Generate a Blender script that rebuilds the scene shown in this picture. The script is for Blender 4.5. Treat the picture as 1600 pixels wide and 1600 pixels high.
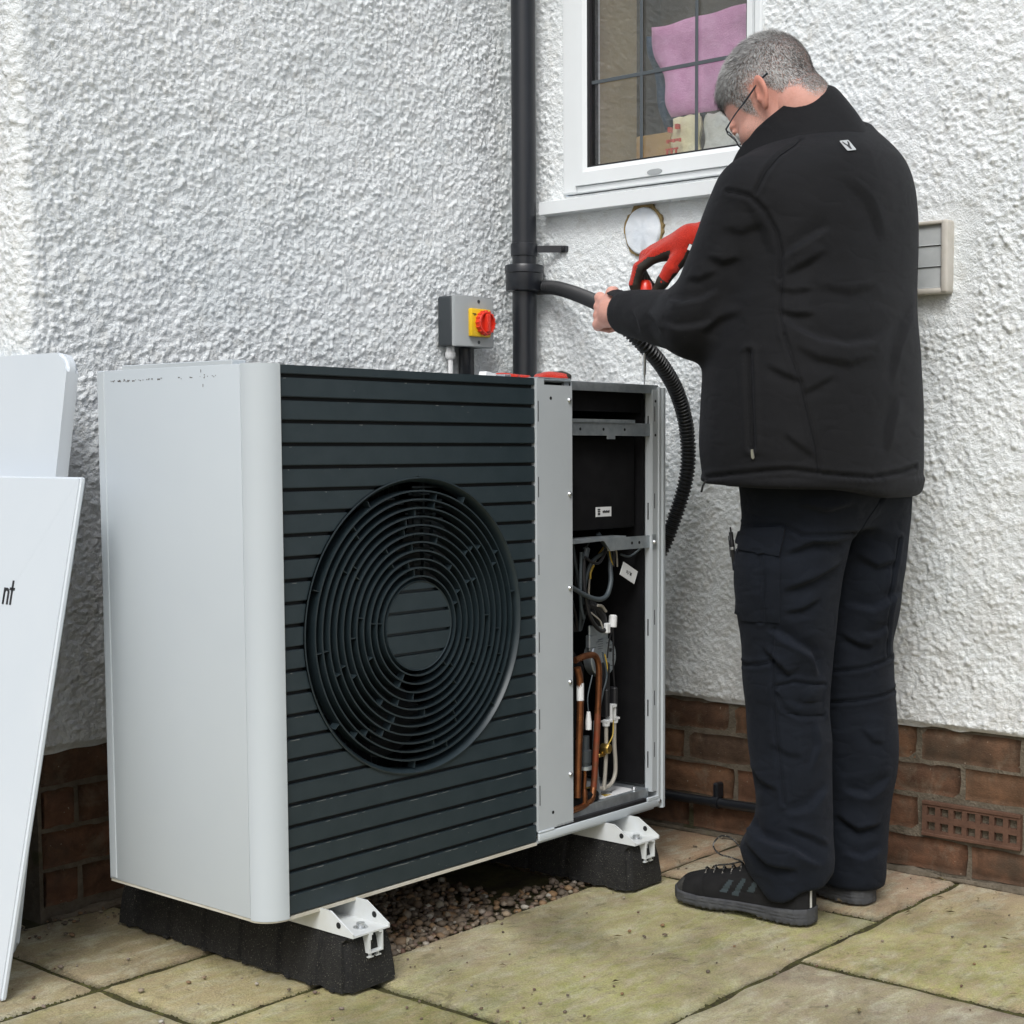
import bpy, bmesh, math, random
import numpy as np
from mathutils import Vector, Matrix

# ------------------------------------------------------------------ camera, light, exposure
S = bpy.context.scene
COL = S.collection
for o in list(bpy.data.objects):
    bpy.data.objects.remove(o)
cam_d = bpy.data.cameras.new("camera")
cam = bpy.data.objects.new("camera", cam_d); COL.objects.link(cam)
cam.location = (-1.58404, -2.00337, 0.91277)
cam.rotation_euler = (math.radians(85.534), 0.0, math.radians(-51.928))
cam_d.sensor_width = 36; cam_d.sensor_fit = 'HORIZONTAL'
cam_d.lens = 54.335; cam_d.shift_x = -0.11731; cam_d.shift_y = 0.05539
cam_d.clip_start = 0.05; cam_d.clip_end = 500
S.camera = cam

W = bpy.data.worlds.new("World"); S.world = W; W.use_nodes = True
wn, wl = W.node_tree.nodes, W.node_tree.links
bg = wn["Background"]
sky = wn.new("ShaderNodeTexSky"); sky.sky_type = 'NISHITA'; sky.sun_disc = False
SUN_EL, SUN_AZ = 50, 240            # overcast: the brightest part of the cloud, behind and left of the camera
sky.sun_elevation = math.radians(SUN_EL); sky.sun_rotation = math.radians(SUN_AZ)
sky.air_density = 1.0; sky.dust_density = 4.0; sky.ozone_density = 1.0
hs = wn.new("ShaderNodeHueSaturation"); hs.inputs["Saturation"].default_value = 0.75
wl.new(sky.outputs[0], hs.inputs["Color"]); wl.new(hs.outputs[0], bg.inputs[0])
bg.inputs[1].default_value = 0.125

sun_d = bpy.data.lights.new("sun", 'SUN'); sun = bpy.data.objects.new("sun", sun_d); COL.objects.link(sun)
sun_d.energy = 1.5; sun_d.angle = math.radians(26); sun_d.color = (0.91, 0.968, 1.0)
sdir = Vector((math.sin(math.radians(SUN_AZ)) * math.cos(math.radians(SUN_EL)),
               math.cos(math.radians(SUN_AZ)) * math.cos(math.radians(SUN_EL)), math.sin(math.radians(SUN_EL))))
sun.rotation_euler = sdir.to_track_quat('Z', 'Y').to_euler()
S.view_settings.view_transform = 'Standard'; S.view_settings.look = 'None'
S.view_settings.exposure = 0.30; S.view_settings.gamma = 1.0; S.view_settings.use_curve_mapping = False

rng = np.random.default_rng(7); random.seed(7)

# ------------------------------------------------------------------ objects: helpers
def empty(name, loc, label=None, cat=None, group=None):
    o = bpy.data.objects.new(name, None); o.location = loc; o.empty_display_size = .05
    COL.objects.link(o); tag(o, label, cat, group); return o
def tag(o, label=None, cat=None, group=None, kind=None):
    for k, v in (("label", label), ("category", cat), ("group", group), ("kind", kind)):
        if v: o[k] = v
    return o
def origin(o): return o.location.copy() if o.parent is None else Vector((0, 0, 0))   # parts carry no transform of their own
def put(name, me, mat=None, parent=None, label=None, smooth=35):
    """link a mesh whose vertices are in world space, under a parent that is only translated"""
    o = bpy.data.objects.new(name, me); COL.objects.link(o)
    if mat is not None:
        for m in (mat if isinstance(mat, (list, tuple)) else [mat]): me.materials.append(m)
    if smooth is not None and len(me.polygons):
        me.polygons.foreach_set("use_smooth", [True] * len(me.polygons))
        if smooth < 180: me.set_sharp_from_angle(angle=math.radians(smooth))
    if parent is not None:
        o.parent = parent; o.matrix_parent_inverse = Matrix.Translation(-origin(parent))
    if label: o["label"] = label
    return o
def mesh_np(name, V, F, smooth=True):
    me = bpy.data.meshes.new(name); V = np.asarray(V, np.float32); F = np.asarray(F, np.int32)
    me.vertices.add(len(V)); me.vertices.foreach_set("co", V.ravel())
    k = F.shape[1]
    me.loops.add(F.size); me.loops.foreach_set("vertex_index", F.ravel())
    me.polygons.add(len(F)); me.polygons.foreach_set("loop_start", np.arange(0, F.size, k, dtype=np.int32))
    me.update(calc_edges=True)
    me.polygons.foreach_set("use_smooth", np.full(len(F), smooth)); me.update()
    return me

class B:
    """mesh builder"""
    def __init__(self): self.bm = bmesh.new()
    def box(self, x0, x1, y0, y1, z0, z1, bev=0.0, seg=1, M=None, mi=0):
        m = Matrix.Translation(((x0 + x1) / 2, (y0 + y1) / 2, (z0 + z1) / 2)) @ Matrix.Diagonal((abs(x1 - x0), abs(y1 - y0), abs(z1 - z0), 1))
        if M is not None: m = M @ m
        r = bmesh.ops.create_cube(self.bm, size=1, matrix=m); vs = r["verts"]
        fs = {f for v in vs for f in v.link_faces}
        if bev:
            es = list({e for v in vs for e in v.link_edges})
            r = bmesh.ops.bevel(self.bm, geom=es, offset=bev, segments=seg, affect='EDGES', profile=.5, clamp_overlap=True)
            fs = set(r["faces"]) | {f for f in fs if f.is_valid}
        for f in fs: f.material_index = mi
        return self
    def tube(self, pts, r, n=10, caps=True, mi=0):
        P = [Vector([float(c) for c in p]) for p in pts]; rs = r if hasattr(r, "__len__") else [r] * len(P)
        t0 = (P[1] - P[0]).normalized(); up = Vector((0, 0, 1)) if abs(t0.z) < .9 else Vector((1, 0, 0))
        nrm = t0.cross(up).normalized(); rings = []
        for i, p in enumerate(P):
            t = (P[min(i + 1, len(P) - 1)] - P[max(i - 1, 0)]).normalized()
            nrm = (nrm - t * nrm.dot(t)).normalized(); b = t.cross(nrm)
            rings.append([self.bm.verts.new(p + float(rs[i]) * (math.cos(2 * math.pi * k / n) * nrm + math.sin(2 * math.pi * k / n) * b)) for k in range(n)])
        for a, c in zip(rings, rings[1:]):
            for k in range(n):
                f = self.bm.faces.new((a[k], a[(k + 1) % n], c[(k + 1) % n], c[k])); f.material_index = mi
        if caps:
            f = self.bm.faces.new(rings[0][::-1]); f.material_index = mi
            f = self.bm.faces.new(rings[-1]); f.material_index = mi
        return self
    def lathe(self, prof, c, axis=(0, 0, 1), n=24, mi=0):
        """prof: (radius, height) pairs along axis from c"""
        a = Vector(axis).normalized(); c = Vector(c)
        u = a.orthogonal().normalized(); v = a.cross(u); rings = []
        for r, h in prof:
            if r < 1e-6: rings.append([self.bm.verts.new(c + a * h)])
            else: rings.append([self.bm.verts.new(c + a * h + r * (math.cos(2 * math.pi * k / n) * u + math.sin(2 * math.pi * k / n) * v)) for k in range(n)])
        for A, C in zip(rings, rings[1:]):
            for k in range(n):
                q = [A[k % len(A)], A[(k + 1) % len(A)], C[(k + 1) % len(C)], C[k % len(C)]]
                q = list(dict.fromkeys(q))
                if len(q) > 2: f = self.bm.faces.new(q); f.material_index = mi
        return self
    def prism(self, poly, o, u, v, w, mi=0):
        """2-D polygon in axes u, v at origin o, thickened by the vector w"""
        o, u, v, w = Vector(o), Vector(u), Vector(v), Vector(w)
        a = [self.bm.verts.new(o + u * p[0] + v * p[1]) for p in poly]
        b = [self.bm.verts.new(x.co + w) for x in a]; n = len(a)
        fs = [self.bm.faces.new(a), self.bm.faces.new(b[::-1])]
        fs += [self.bm.faces.new((a[(k + 1) % n], a[k], b[k], b[(k + 1) % n])) for k in range(n)]
        for f in fs: f.material_index = mi
        return self
    def face(self, pts, mi=0):
        f = self.bm.faces.new([self.bm.verts.new(p) for p in pts]); f.material_index = mi; return self
    def mesh(self, name="mesh", recalc=True):
        if recalc: bmesh.ops.recalc_face_normals(self.bm, faces=self.bm.faces)
        me = bpy.data.meshes.new(name); self.bm.to_mesh(me); self.bm.free(); return me
def part(name, b, mat, parent=None, label=None, smooth=35): return put(name, b.mesh(name), mat, parent, label, smooth)
def dup(o, parent=None, M=None):
    c = o.copy(); COL.objects.link(c)
    if parent is not None: c.parent = parent
    return c
def spline(P, n=8):
    """Catmull-Rom through points"""
    P = [np.array(p, float) for p in P]; Q = [2 * P[0] - P[1]] + P + [2 * P[-1] - P[-2]]; out = []
    for i in range(1, len(Q) - 2):
        for k in range(n):
            t = k / n; a, b, c, d = Q[i - 1:i + 3]
            out.append(.5 * (2 * b + (c - a) * t + (2 * a - 5 * b + 4 * c - d) * t * t + (3 * b - a - 3 * c + d) * t ** 3))
    return out + [P[-1]]
_lat = np.random.default_rng(99).random((64, 64, 64)).astype(np.float32) * 2 - 1
def vnoise(P, sc, seed=0):
    """smooth value noise, P (N,3), features about 1/sc metres"""
    Q = np.asarray(P, np.float32) * sc + np.array([seed * 7.31 + 100, seed * 3.17 + 100, seed * 5.77 + 100], np.float32)
    i = np.floor(Q).astype(int); f = Q - i; f = f * f * (3 - 2 * f); out = 0
    for dx in (0, 1):
        for dy in (0, 1):
            for dz in (0, 1):
                w = (f[:, 0] if dx else 1 - f[:, 0]) * (f[:, 1] if dy else 1 - f[:, 1]) * (f[:, 2] if dz else 1 - f[:, 2])
                out = out + w * _lat[(i[:, 0] + dx) % 64, (i[:, 1] + dy) % 64, (i[:, 2] + dz) % 64]
    return out

# ------------------------------------------------------------------ materials
def nodes(name):
    m = bpy.data.materials.new(name); m.use_nodes = True
    return m, m.node_tree.nodes, m.node_tree.links, m.node_tree.nodes["Principled BSDF"]
def rgba(c): return (c[0], c[1], c[2], 1)
def noise_node(n, l, sc, det=4, rough=.6, vec=None, dist=0):
    t = n.new("ShaderNodeTexNoise"); t.inputs["Scale"].default_value = sc; t.inputs["Detail"].default_value = det
    t.inputs["Roughness"].default_value = rough; t.inputs["Distortion"].default_value = dist
    if vec is not None: l.new(vec, t.inputs["Vector"])
    return t
def ramp(n, l, fac, stops):
    r = n.new("ShaderNodeValToRGB"); e = r.color_ramp.elements
    while len(e) < len(stops): e.new(.5)
    for k, (p, c) in enumerate(stops):
        e[k].position = p; e[k].color = rgba(c) if hasattr(c, "__len__") else (c, c, c, 1)
    l.new(fac, r.inputs[0]); return r
def mixc(n, l, fac, a, b, mode='MIX'):
    m = n.new("ShaderNodeMix"); m.data_type = 'RGBA'; m.blend_type = mode
    for s, x in ((m.inputs[0], fac), (m.inputs[6], a), (m.inputs[7], b)):
        if hasattr(x, "is_linked"): l.new(x, s)
        elif hasattr(x, "__len__"): s.default_value = rgba(x)
        else: s.default_value = x
    return m.outputs[2]
def bump(n, l, bs, h, dist=.002, strength=1.0, normal=None):
    b = n.new("ShaderNodeBump"); b.inputs["Distance"].default_value = dist; b.inputs["Strength"].default_value = strength
    l.new(h, b.inputs["Height"])
    if normal is not None: l.new(normal, b.inputs["Normal"])
    l.new(b.outputs[0], bs.inputs["Normal"]); return b
def mat(name, col, rough=.6, metal=0.0, spec=.5, col2=None, vs=6, det=4, lo=.35, hi=.65, bs_=0, bd=.001, rnd=0.0, rvar=0.0, coat=0.0, sheen=0.0, speck=None):
    m, n, l, p = nodes(name)
    p.inputs["Roughness"].default_value = rough; p.inputs["Metallic"].default_value = metal
    p.inputs["Specular IOR Level"].default_value = spec; p.inputs["Coat Weight"].default_value = coat
    if sheen: p.inputs["Sheen Weight"].default_value = sheen; p.inputs["Sheen Roughness"].default_value = .5
    tc = n.new("ShaderNodeTexCoord"); out = None
    if col2 is not None:
        t = noise_node(n, l, vs, det, .6, tc.outputs["Object"])
        r = ramp(n, l, t.outputs[0], [(lo, col), (hi, col2)]); out = r.outputs[0]
        if rvar:
            rr = ramp(n, l, t.outputs[0], [(.3, max(rough - rvar, .02)), (.7, min(rough + rvar, 1))]); l.new(rr.outputs[0], p.inputs["Roughness"])
    if speck:                                                     # (colour, scale, threshold)
        t2 = noise_node(n, l, speck[1], 2, .5, tc.outputs["Object"])
        r2 = ramp(n, l, t2.outputs[0], [(speck[2], 0.0), (speck[2] + .04, 1.0)])
        out = mixc(n, l, r2.outputs[0], out if out is not None else col, speck[0])
    if rnd:
        oi = n.new("ShaderNodeObjectInfo"); r3 = ramp(n, l, oi.outputs["Random"], [(0, 1 - rnd), (1, 1 + rnd)])
        out = mixc(n, l, 1.0, out if out is not None else col, r3.outputs[0], 'MULTIPLY')
    if out is not None: l.new(out, p.inputs["Base Color"])
    else: p.inputs["Base Color"].default_value = rgba(col)
    if bs_:
        t = noise_node(n, l, bs_, 3, .6, tc.outputs["Object"]); bump(n, l, p, t.outputs[0], bd)
    return m

M = {}
M["panel"] = mat("white_coated_steel", (.485, .53, .56), .42, 0, .4, (.515, .56, .585), 2.2, 4, .3, .7, bs_=900, bd=.00012, speck=((.30, .28, .23), 60, .83))
M["lid"] = mat("bright_white_coated_steel", (.60, .65, .69), .45, 0, .4, (.635, .68, .715), 2, bs_=900, bd=.0001)
M["cream"] = mat("soiled_white_edge", (.50, .47, .38), .6, 0, .3, (.62, .60, .53), 12)
M["slate"] = mat("slate_grey_slat", (.020, .0325, .039), .46, 0, .4, (.026, .0395, .0465), 25, bs_=1400, bd=.0002, speck=((.13, .15, .155), 140, .78))
M["slate_ring"] = mat("slate_grey_plastic", (.015, .025, .030), .42, 0, .45, (.021, .032, .038), 20)
M["dark"] = mat("dark_cavity", (.008, .009, .010), .8)
M["blade"] = mat("fan_blade_grey", (.02, .023, .025), .5)
M["galv"] = mat("galvanised_steel", (.36, .40, .43), .42, .75, .5, (.48, .52, .54), 60, rvar=.1)
M["greymetal"] = mat("grey_painted_steel", (.47, .505, .525), .42, .05, .5, (.50, .535, .555), 5, bs_=1200, bd=.0001)
M["screw"] = mat("zinc_screw", (.6, .62, .63), .3, .9)
M["foam"] = mat("black_insulation_foam", (.0045, .0045, .0055), .9, 0, .2, (.0075, .0075, .0085), 30, bs_=700, bd=.0008)
M["rubber"] = mat("granulated_rubber", (.012, .012, .012), .8, 0, .4, (.022, .022, .021), 60, bs_=420, bd=.006, speck=((.15, .14, .115), 420, .64))
M["bracket"] = mat("white_painted_bracket", (.66, .69, .70), .4, 0, .5, (.60, .62, .60), 20)
M["blackplastic"] = mat("black_pvc", (.012, .014, .018), .32, 0, .5, (.016, .018, .022), 8, bs_=300, bd=.0002)
M["blackmatt"] = mat("black_ribbed_plastic", (.010, .011, .013), .45, 0, .5)
M["copper"] = mat("copper_pipe", (.36, .15, .065), .34, .85, .5, (.20, .075, .035), 45, rvar=.12)
M["copper_lacquer"] = mat("red_marked_copper", (.30, .065, .03), .45, .4, .5, (.20, .08, .04), 60)
M["brass"] = mat("brass_fitting", (.55, .38, .12), .3, .9)
M["cable_grey"] = mat("grey_blue_cable", (.06, .075, .085), .5)
M["cable_black"] = mat("black_cable", (.012, .012, .014), .5)
M["cable_white"] = mat("white_cable", (.40, .375, .325), .5)
M["wire_yellow"] = mat("yellow_wire", (.45, .30, .04), .5)
M["label"] = mat("white_sticker", (.72, .73, .73), .5)
M["ink"] = mat("black_ink", (.02, .02, .022), .6)
M["greylight"] = mat("light_grey_abs", (.34, .36, .365), .45, 0, .5, bs_=900, bd=.0001)
M["charcoal"] = mat("charcoal_abs", (.035, .042, .047), .5)
M["yellow"] = mat("yellow_plate", (.80, .50, .01), .4)
M["red"] = mat("red_knob", (.70, .035, .015), .35, 0, .5, coat=.2)
M["upvc"] = mat("white_upvc", (.76, .79, .80), .3, 0, .5, (.73, .755, .76), 4, rvar=.05)
M["gasket"] = mat("black_gasket", (.012, .012, .014), .6)
M["lead"] = mat("lead_came", (.10, .115, .125), .5, .4)
M["ventgrey"] = mat("weathered_vent_plastic", (.40, .42, .42), .6, 0, .4, (.50, .52, .52), 14, bs_=60, bd=.0004)
M["ventframe"] = mat("yellowed_vent_frame", (.46, .43, .37), .6, 0, .4, (.58, .55, .50), 14)
M["mortar"] = mat("lime_mortar", (.105, .088, .064), .95, 0, .2, (.175, .148, .112), 25, bs_=180, bd=.004, speck=((.085, .080, .045), 9, .66))
M["terracotta"] = mat("terracotta_airbrick", (.092, .050, .034), .85, 0, .2, (.135, .074, .050), 30, bs_=200, bd=.001)
M["foam_fill"] = mat("expanding_foam", (.33, .24, .11), .9, 0, .2, (.20, .15, .07), 40, bs_=90, bd=.003)
M["plaster_cap"] = mat("white_plastic_cap", (.66, .71, .76), .45, 0, .4, (.72, .75, .78), 30, bs_=40, bd=.002)
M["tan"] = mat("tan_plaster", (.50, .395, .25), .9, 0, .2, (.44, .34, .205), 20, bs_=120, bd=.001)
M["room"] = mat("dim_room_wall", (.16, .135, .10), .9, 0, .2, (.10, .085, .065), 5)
M["pink"] = mat("pink_towel", (.62, .27, .48), .9, 0, .1, (.74, .37, .60), 18, bs_=260, bd=.002, sheen=.2)
M["blue"] = mat("dark_blue_cloth", (.035, .07, .13), .9, 0, .1, (.05, .08, .12), 22, bs_=160, bd=.003)
M["card"] = mat("brown_card", (.42, .27, .11), .8, 0, .2, (.36, .22, .09), 12)
M["paper"] = mat("cream_paper_bag", (.66, .58, .36), .7, 0, .3, (.72, .66, .48), 16, bs_=60, bd=.004)
M["whitebag"] = mat("white_plastic_bag", (.62, .62, .60), .5, 0, .4, (.52, .50, .44), 18, bs_=50, bd=.005)
M["redink"] = mat("red_ink", (.50, .06, .03), .6)

def glass_mat():
    m, n, l, p = nodes("window_glass"); n.remove(p)
    tr = n.new("ShaderNodeBsdfTransparent"); tr.inputs[0].default_value = (.965, .98, .975, 1)
    gl = n.new("ShaderNodeBsdfGlossy"); gl.inputs["Roughness"].default_value = .04
    lw = n.new("ShaderNodeLayerWeight"); lw.inputs[0].default_value = .5
    pw = n.new("ShaderNodeMath"); pw.operation = 'POWER'; pw.inputs[1].default_value = 4.5; l.new(lw.outputs["Facing"], pw.inputs[0])
    mr = n.new("ShaderNodeMapRange"); mr.inputs[3].default_value = .11; mr.inputs[4].default_value = .80; l.new(pw.outputs[0], mr.inputs[0])
    mx = n.new("ShaderNodeMixShader"); l.new(mr.outputs[0], mx.inputs[0]); l.new(tr.outputs[0], mx.inputs[1]); l.new(gl.outputs[0], mx.inputs[2])
    l.new(mx.outputs[0], n["Material Output"].inputs[0]); return m
M["glass"] = glass_mat()

def render_mat(name="painted_roughcast", coarse=False):
    m, n, l, p = nodes(name); tc = n.new("ShaderNodeTexCoord"); v = tc.outputs["Object"]
    a = noise_node(n, l, 2.2, 5, .65, v); g = noise_node(n, l, 26, 4, .6, v); f = noise_node(n, l, 240, 3, .6, v)
    base = ramp(n, l, a.outputs[0], [(.28, (.72, .76, .77)), (.5, (.80, .83, .835)), (.72, (.85, .875, .88))])
    dirt = ramp(n, l, g.outputs[0], [(.52, 0.0), (.72, .36)])
    c = mixc(n, l, dirt.outputs[0], base.outputs[0], (.50, .48, .42))
    # blotchy grey over the paint, stronger towards the foot of the wall
    sx = n.new("ShaderNodeSeparateXYZ"); l.new(v, sx.inputs[0])
    zr = n.new("ShaderNodeMapRange"); zr.inputs[1].default_value = 1.0; zr.inputs[2].default_value = .30
    l.new(sx.outputs[2], zr.inputs[0])
    sp = ramp(n, l, noise_node(n, l, 9, 5, .7, v).outputs[0], [(.35, .05), (.75, .75)])
    mu = n.new("ShaderNodeMath"); mu.operation = 'MULTIPLY'; l.new(zr.outputs[0], mu.inputs[0]); l.new(sp.outputs[0], mu.inputs[1])
    c = mixc(n, l, mu.outputs[0], c, (.46, .44, .40))
    l.new(c, p.inputs["Base Color"]); p.inputs["Roughness"].default_value = .8; p.inputs["Specular IOR Level"].default_value = .25
    b1 = bump(n, l, p, f.outputs[0], .0036)
    if coarse:
        vo = n.new("ShaderNodeTexVoronoi"); vo.feature = 'SMOOTH_F1'; vo.inputs["Scale"].default_value = 95; l.new(mixc(n, l, .012, v, noise_node(n, l, 60, 2, .5, v).outputs[1]), vo.inputs["Vector"])
        inv = n.new("ShaderNodeMath"); inv.operation = 'SUBTRACT'; inv.inputs[0].default_value = 1; l.new(vo.outputs["Distance"], inv.inputs[1]); bump(n, l, p, inv.outputs[0], .012, 1.0, b1.outputs[0])
    return m
M["render"] = render_mat(); M["render_coarse"] = render_mat("painted_roughcast_outer", True)

def brick_mat():
    m, n, l, p = nodes("weathered_red_brick"); tc = n.new("ShaderNodeTexCoord"); oi = n.new("ShaderNodeObjectInfo")
    geo = n.new("ShaderNodeNewGeometry"); v = geo.outputs["Position"]
    base = ramp(n, l, oi.outputs["Random"], [(0, (.095, .055, .036)), (.35, (.138, .072, .045)), (.6, (.088, .060, .040)), (.8, (.178, .096, .056)), (1, (.074, .052, .038))])
    t = noise_node(n, l, 16, 6, .7, v, .4); r = ramp(n, l, t.outputs[0], [(.28, (.50, .50, .48)), (.5, (.95, .93, .9)), (.72, (1.55, 1.42, 1.30))])
    c = mixc(n, l, 1.0, base.outputs[0], r.outputs[0], 'MULTIPLY')
    e = ramp(n, l, noise_node(n, l, 11, 5, .75, v, .3).outputs[0], [(.53, 0.0), (.74, .70)]); c = mixc(n, l, e.outputs[0], c, (.20, .165, .12))
    s = ramp(n, l, noise_node(n, l, 7, 4, .7, v).outputs[0], [(.50, 0.0), (.70, .72)]); c = mixc(n, l, s.outputs[0], c, (.062, .048, .034))
    k = ramp(n, l, noise_node(n, l, 150, 2, .5, v).outputs[0], [(.72, 0.0), (.78, .7)]); c = mixc(n, l, k.outputs[0], c, (.40, .36, .28))
    l.new(c, p.inputs["Base Color"]); p.inputs["Roughness"].default_value = .9; p.inputs["Specular IOR Level"].default_value = .2
    h = mixc(n, l, .5, noise_node(n, l, 320, 3, .6, v).outputs[0], noise_node(n, l, 60, 4, .7, v).outputs[0])
    bump(n, l, p, h, .003); return m
M["brick"] = brick_mat()

def slab_mat():
    m, n, l, p = nodes("algae_covered_sandstone"); geo = n.new("ShaderNodeNewGeometry"); v = geo.outputs["Position"]; oi = n.new("ShaderNodeObjectInfo")
    mp = n.new("ShaderNodeMapping"); mp.inputs["Scale"].default_value = (1, 2.2, 1); mp.inputs["Rotation"].default_value = (0, 0, .5); l.new(v, mp.inputs[0])
    stone = ramp(n, l, noise_node(n, l, 3.0, 7, .72, v, .6).outputs[0], [(.22, (.30, .24, .18)), (.42, (.47, .395, .28)), (.56, (.42, .33, .25)), (.75, (.55, .49, .37))])
    c = mixc(n, l, 1.0, stone.outputs[0], oi.outputs["Color"], 'MULTIPLY')
    pale = ramp(n, l, noise_node(n, l, 8, 8, .74, mp.outputs[0], .4).outputs[0], [(.47, 0.0), (.66, .85)]); c = mixc(n, l, pale.outputs[0], c, (.60, .57, .44))
    g1 = ramp(n, l, noise_node(n, l, 1.5, 6, .64, v, .35).outputs[0], [(.30, 0.0), (.53, 1.0)])
    g2 = ramp(n, l, noise_node(n, l, 17, 8, .78, mp.outputs[0], .3).outputs[0], [(.34, .15), (.62, 1.0)])
    def mul(x, k):
        q = n.new("ShaderNodeMath"); q.operation = 'MULTIPLY'; l.new(x, q.inputs[0])
        if hasattr(k, "is_linked"): l.new(k, q.inputs[1])
        else: q.inputs[1].default_value = k
        return q.outputs[0]
    alg = ramp(n, l, noise_node(n, l, 6, 6, .72, v).outputs[0], [(.30, (.18, .195, .050)), (.5, (.34, .345, .105)), (.70, (.52, .51, .22))])
    sx = n.new("ShaderNodeSeparateXYZ"); l.new(v, sx.inputs[0]); mr = n.new("ShaderNodeMapRange"); mr.inputs[1].default_value = 1.38; mr.inputs[2].default_value = .92; mr.inputs[3].default_value = .12; l.new(sx.outputs[0], mr.inputs[0])
    mr2 = n.new("ShaderNodeMapRange"); mr2.inputs[1].default_value = .10; mr2.inputs[2].default_value = -.35; mr2.inputs[3].default_value = .65; mr2.inputs[4].default_value = 1.0; l.new(sx.outputs[1], mr2.inputs[0])      # drier by the walls
    gsx = n.new("ShaderNodeMath"); gsx.operation = 'MULTIPLY'; gsx.inputs[1].default_value = .95; l.new(oi.outputs["Alpha"], gsx.inputs[0])
    c = mixc(n, l, mul(mul(mul(g1.outputs[0], g2.outputs[0]), mr.outputs[0]), mul(mr2.outputs[0], gsx.outputs[0])), c, alg.outputs[0])
    dk = ramp(n, l, noise_node(n, l, 19, 8, .82, v, .8).outputs[0], [(.54, 0.0), (.70, .80)]); c = mixc(n, l, dk.outputs[0], c, (.105, .090, .048))
    damp = ramp(n, l, noise_node(n, l, 2.4, 4, .6, v, .2).outputs[0], [(.48, 1.0), (.68, .60)]); c = mixc(n, l, 1.0, c, damp.outputs[0], 'MULTIPLY')
    gr = ramp(n, l, noise_node(n, l, 330, 3, .6, v).outputs[0], [(.25, .70), (.75, 1.28)]); c = mixc(n, l, 1.0, c, gr.outputs[0], 'MULTIPLY')
    fl = ramp(n, l, noise_node(n, l, 210, 2, .5, v).outputs[0], [(.745, 0.0), (.78, .75)]); c = mixc(n, l, fl.outputs[0], c, (.06, .05, .035))
    l.new(c, p.inputs["Base Color"]); p.inputs["Roughness"].default_value = .82; p.inputs["Specular IOR Level"].default_value = .3
    h = mixc(n, l, .5, noise_node(n, l, 170, 4, .7, v).outputs[0], noise_node(n, l, 32, 7, .75, mp.outputs[0]).outputs[0])
    bump(n, l, p, h, .0085); return m
M["slab"] = slab_mat()
M["soil"] = mat("mossy_joint_soil", (.030, .024, .014), .95, 0, .2, (.070, .066, .026), 14, bs_=120, bd=.006)
def pebble_mat():
    m, n, l, p = nodes("river_gravel"); at = n.new("ShaderNodeAttribute"); at.attribute_name = "tint"
    c = ramp(n, l, at.outputs["Fac"], [(0, (.07, .055, .040)), (.25, (.15, .115, .080)), (.45, (.095, .075, .055)), (.62, (.21, .125, .060)), (.74, (.27, .24, .185)), (.88, (.10, .05, .032)), (1, (.42, .40, .34))])
    l.new(c.outputs[0], p.inputs["Base Color"]); p.inputs["Roughness"].default_value = .75
    return m
M["pebble"] = pebble_mat()

# ------------------------------------------------------------------ the setting: ground, paving, gravel
XW, YW = 1.3816, 0.705              # brick faces of the two walls
b = B()
b.face([(-40, -40, -.030), (40, -40, -.030), (40, 40, -.030), (-40, 40, -.030)])
ground = part("ground", b, M["soil"], None); tag(ground, "dark soil ground around the patio", "ground", None, "structure")

def slab(x0, x1, y0, y1, seed, gap=.005, h=0.0):
    nx, ny = max(3, int((x1 - x0) / .022)), max(3, int((y1 - y0) / .022))
    us = np.concatenate([[0, .012 / (x1 - x0)], np.linspace(.03 / (x1 - x0), 1 - .03 / (x1 - x0), nx), [1 - .012 / (x1 - x0), 1]])
    vs = np.concatenate([[0, .012 / (y1 - y0)], np.linspace(.03 / (y1 - y0), 1 - .03 / (y1 - y0), ny), [1 - .012 / (y1 - y0), 1]])
    U, Vv = np.meshgrid(us, vs, indexing='ij')
    X = x0 + gap + U * (x1 - x0 - 2 * gap); Y = y0 + gap + Vv * (y1 - y0 - 2 * gap)
    P = np.stack([X.ravel(), Y.ravel(), 0 * X.ravel()], -1)
    e = np.minimum(np.minimum(U * (x1 - x0), (1 - U) * (x1 - x0)), np.minimum(Vv * (y1 - y0), (1 - Vv) * (y1 - y0))).ravel()
    rough = vnoise(P, 9, seed) * .0022 + vnoise(P, 28, seed + 1) * .0012 + vnoise(P, 70, seed + 2) * .0006
    z = h + rough - .007 * np.exp(-e / .006)
    jag = np.stack([vnoise(P, 18, seed + 3), vnoise(P, 18, seed + 4)], -1) * .006 * np.exp(-e / .01)[:, None]
    P[:, :2] += jag; P[:, 2] = z - .002
    n1, n2 = U.shape; idx = np.arange(n1 * n2).reshape(n1, n2)
    F = np.stack([idx[:-1, :-1], idx[1:, :-1], idx[1:, 1:], idx[:-1, 1:]], -1).reshape(-1, 4)
    rim = np.concatenate([idx[:, 0], idx[-1, 1:], idx[-2::-1, -1], idx[0, -2:0:-1]])
    base = len(P); P2 = P[rim].copy(); P2[:, 2] = -.032; P = np.vstack([P, P2]); k = len(rim)
    F2 = np.array([[rim[i], base + i, base + (i + 1) % k, rim[(i + 1) % k]] for i in range(k)])
    return mesh_np("paving_slab", P, np.vstack([F, F2[:, ::-1]]))
b = B().box(-3.2, XW + .01, -3.6, 1.6, -.028, -.009)
patio = part("patio", b, M["soil"]); tag(patio, "old sandstone paving green with algae beside the house", "patio", None, "structure")
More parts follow.
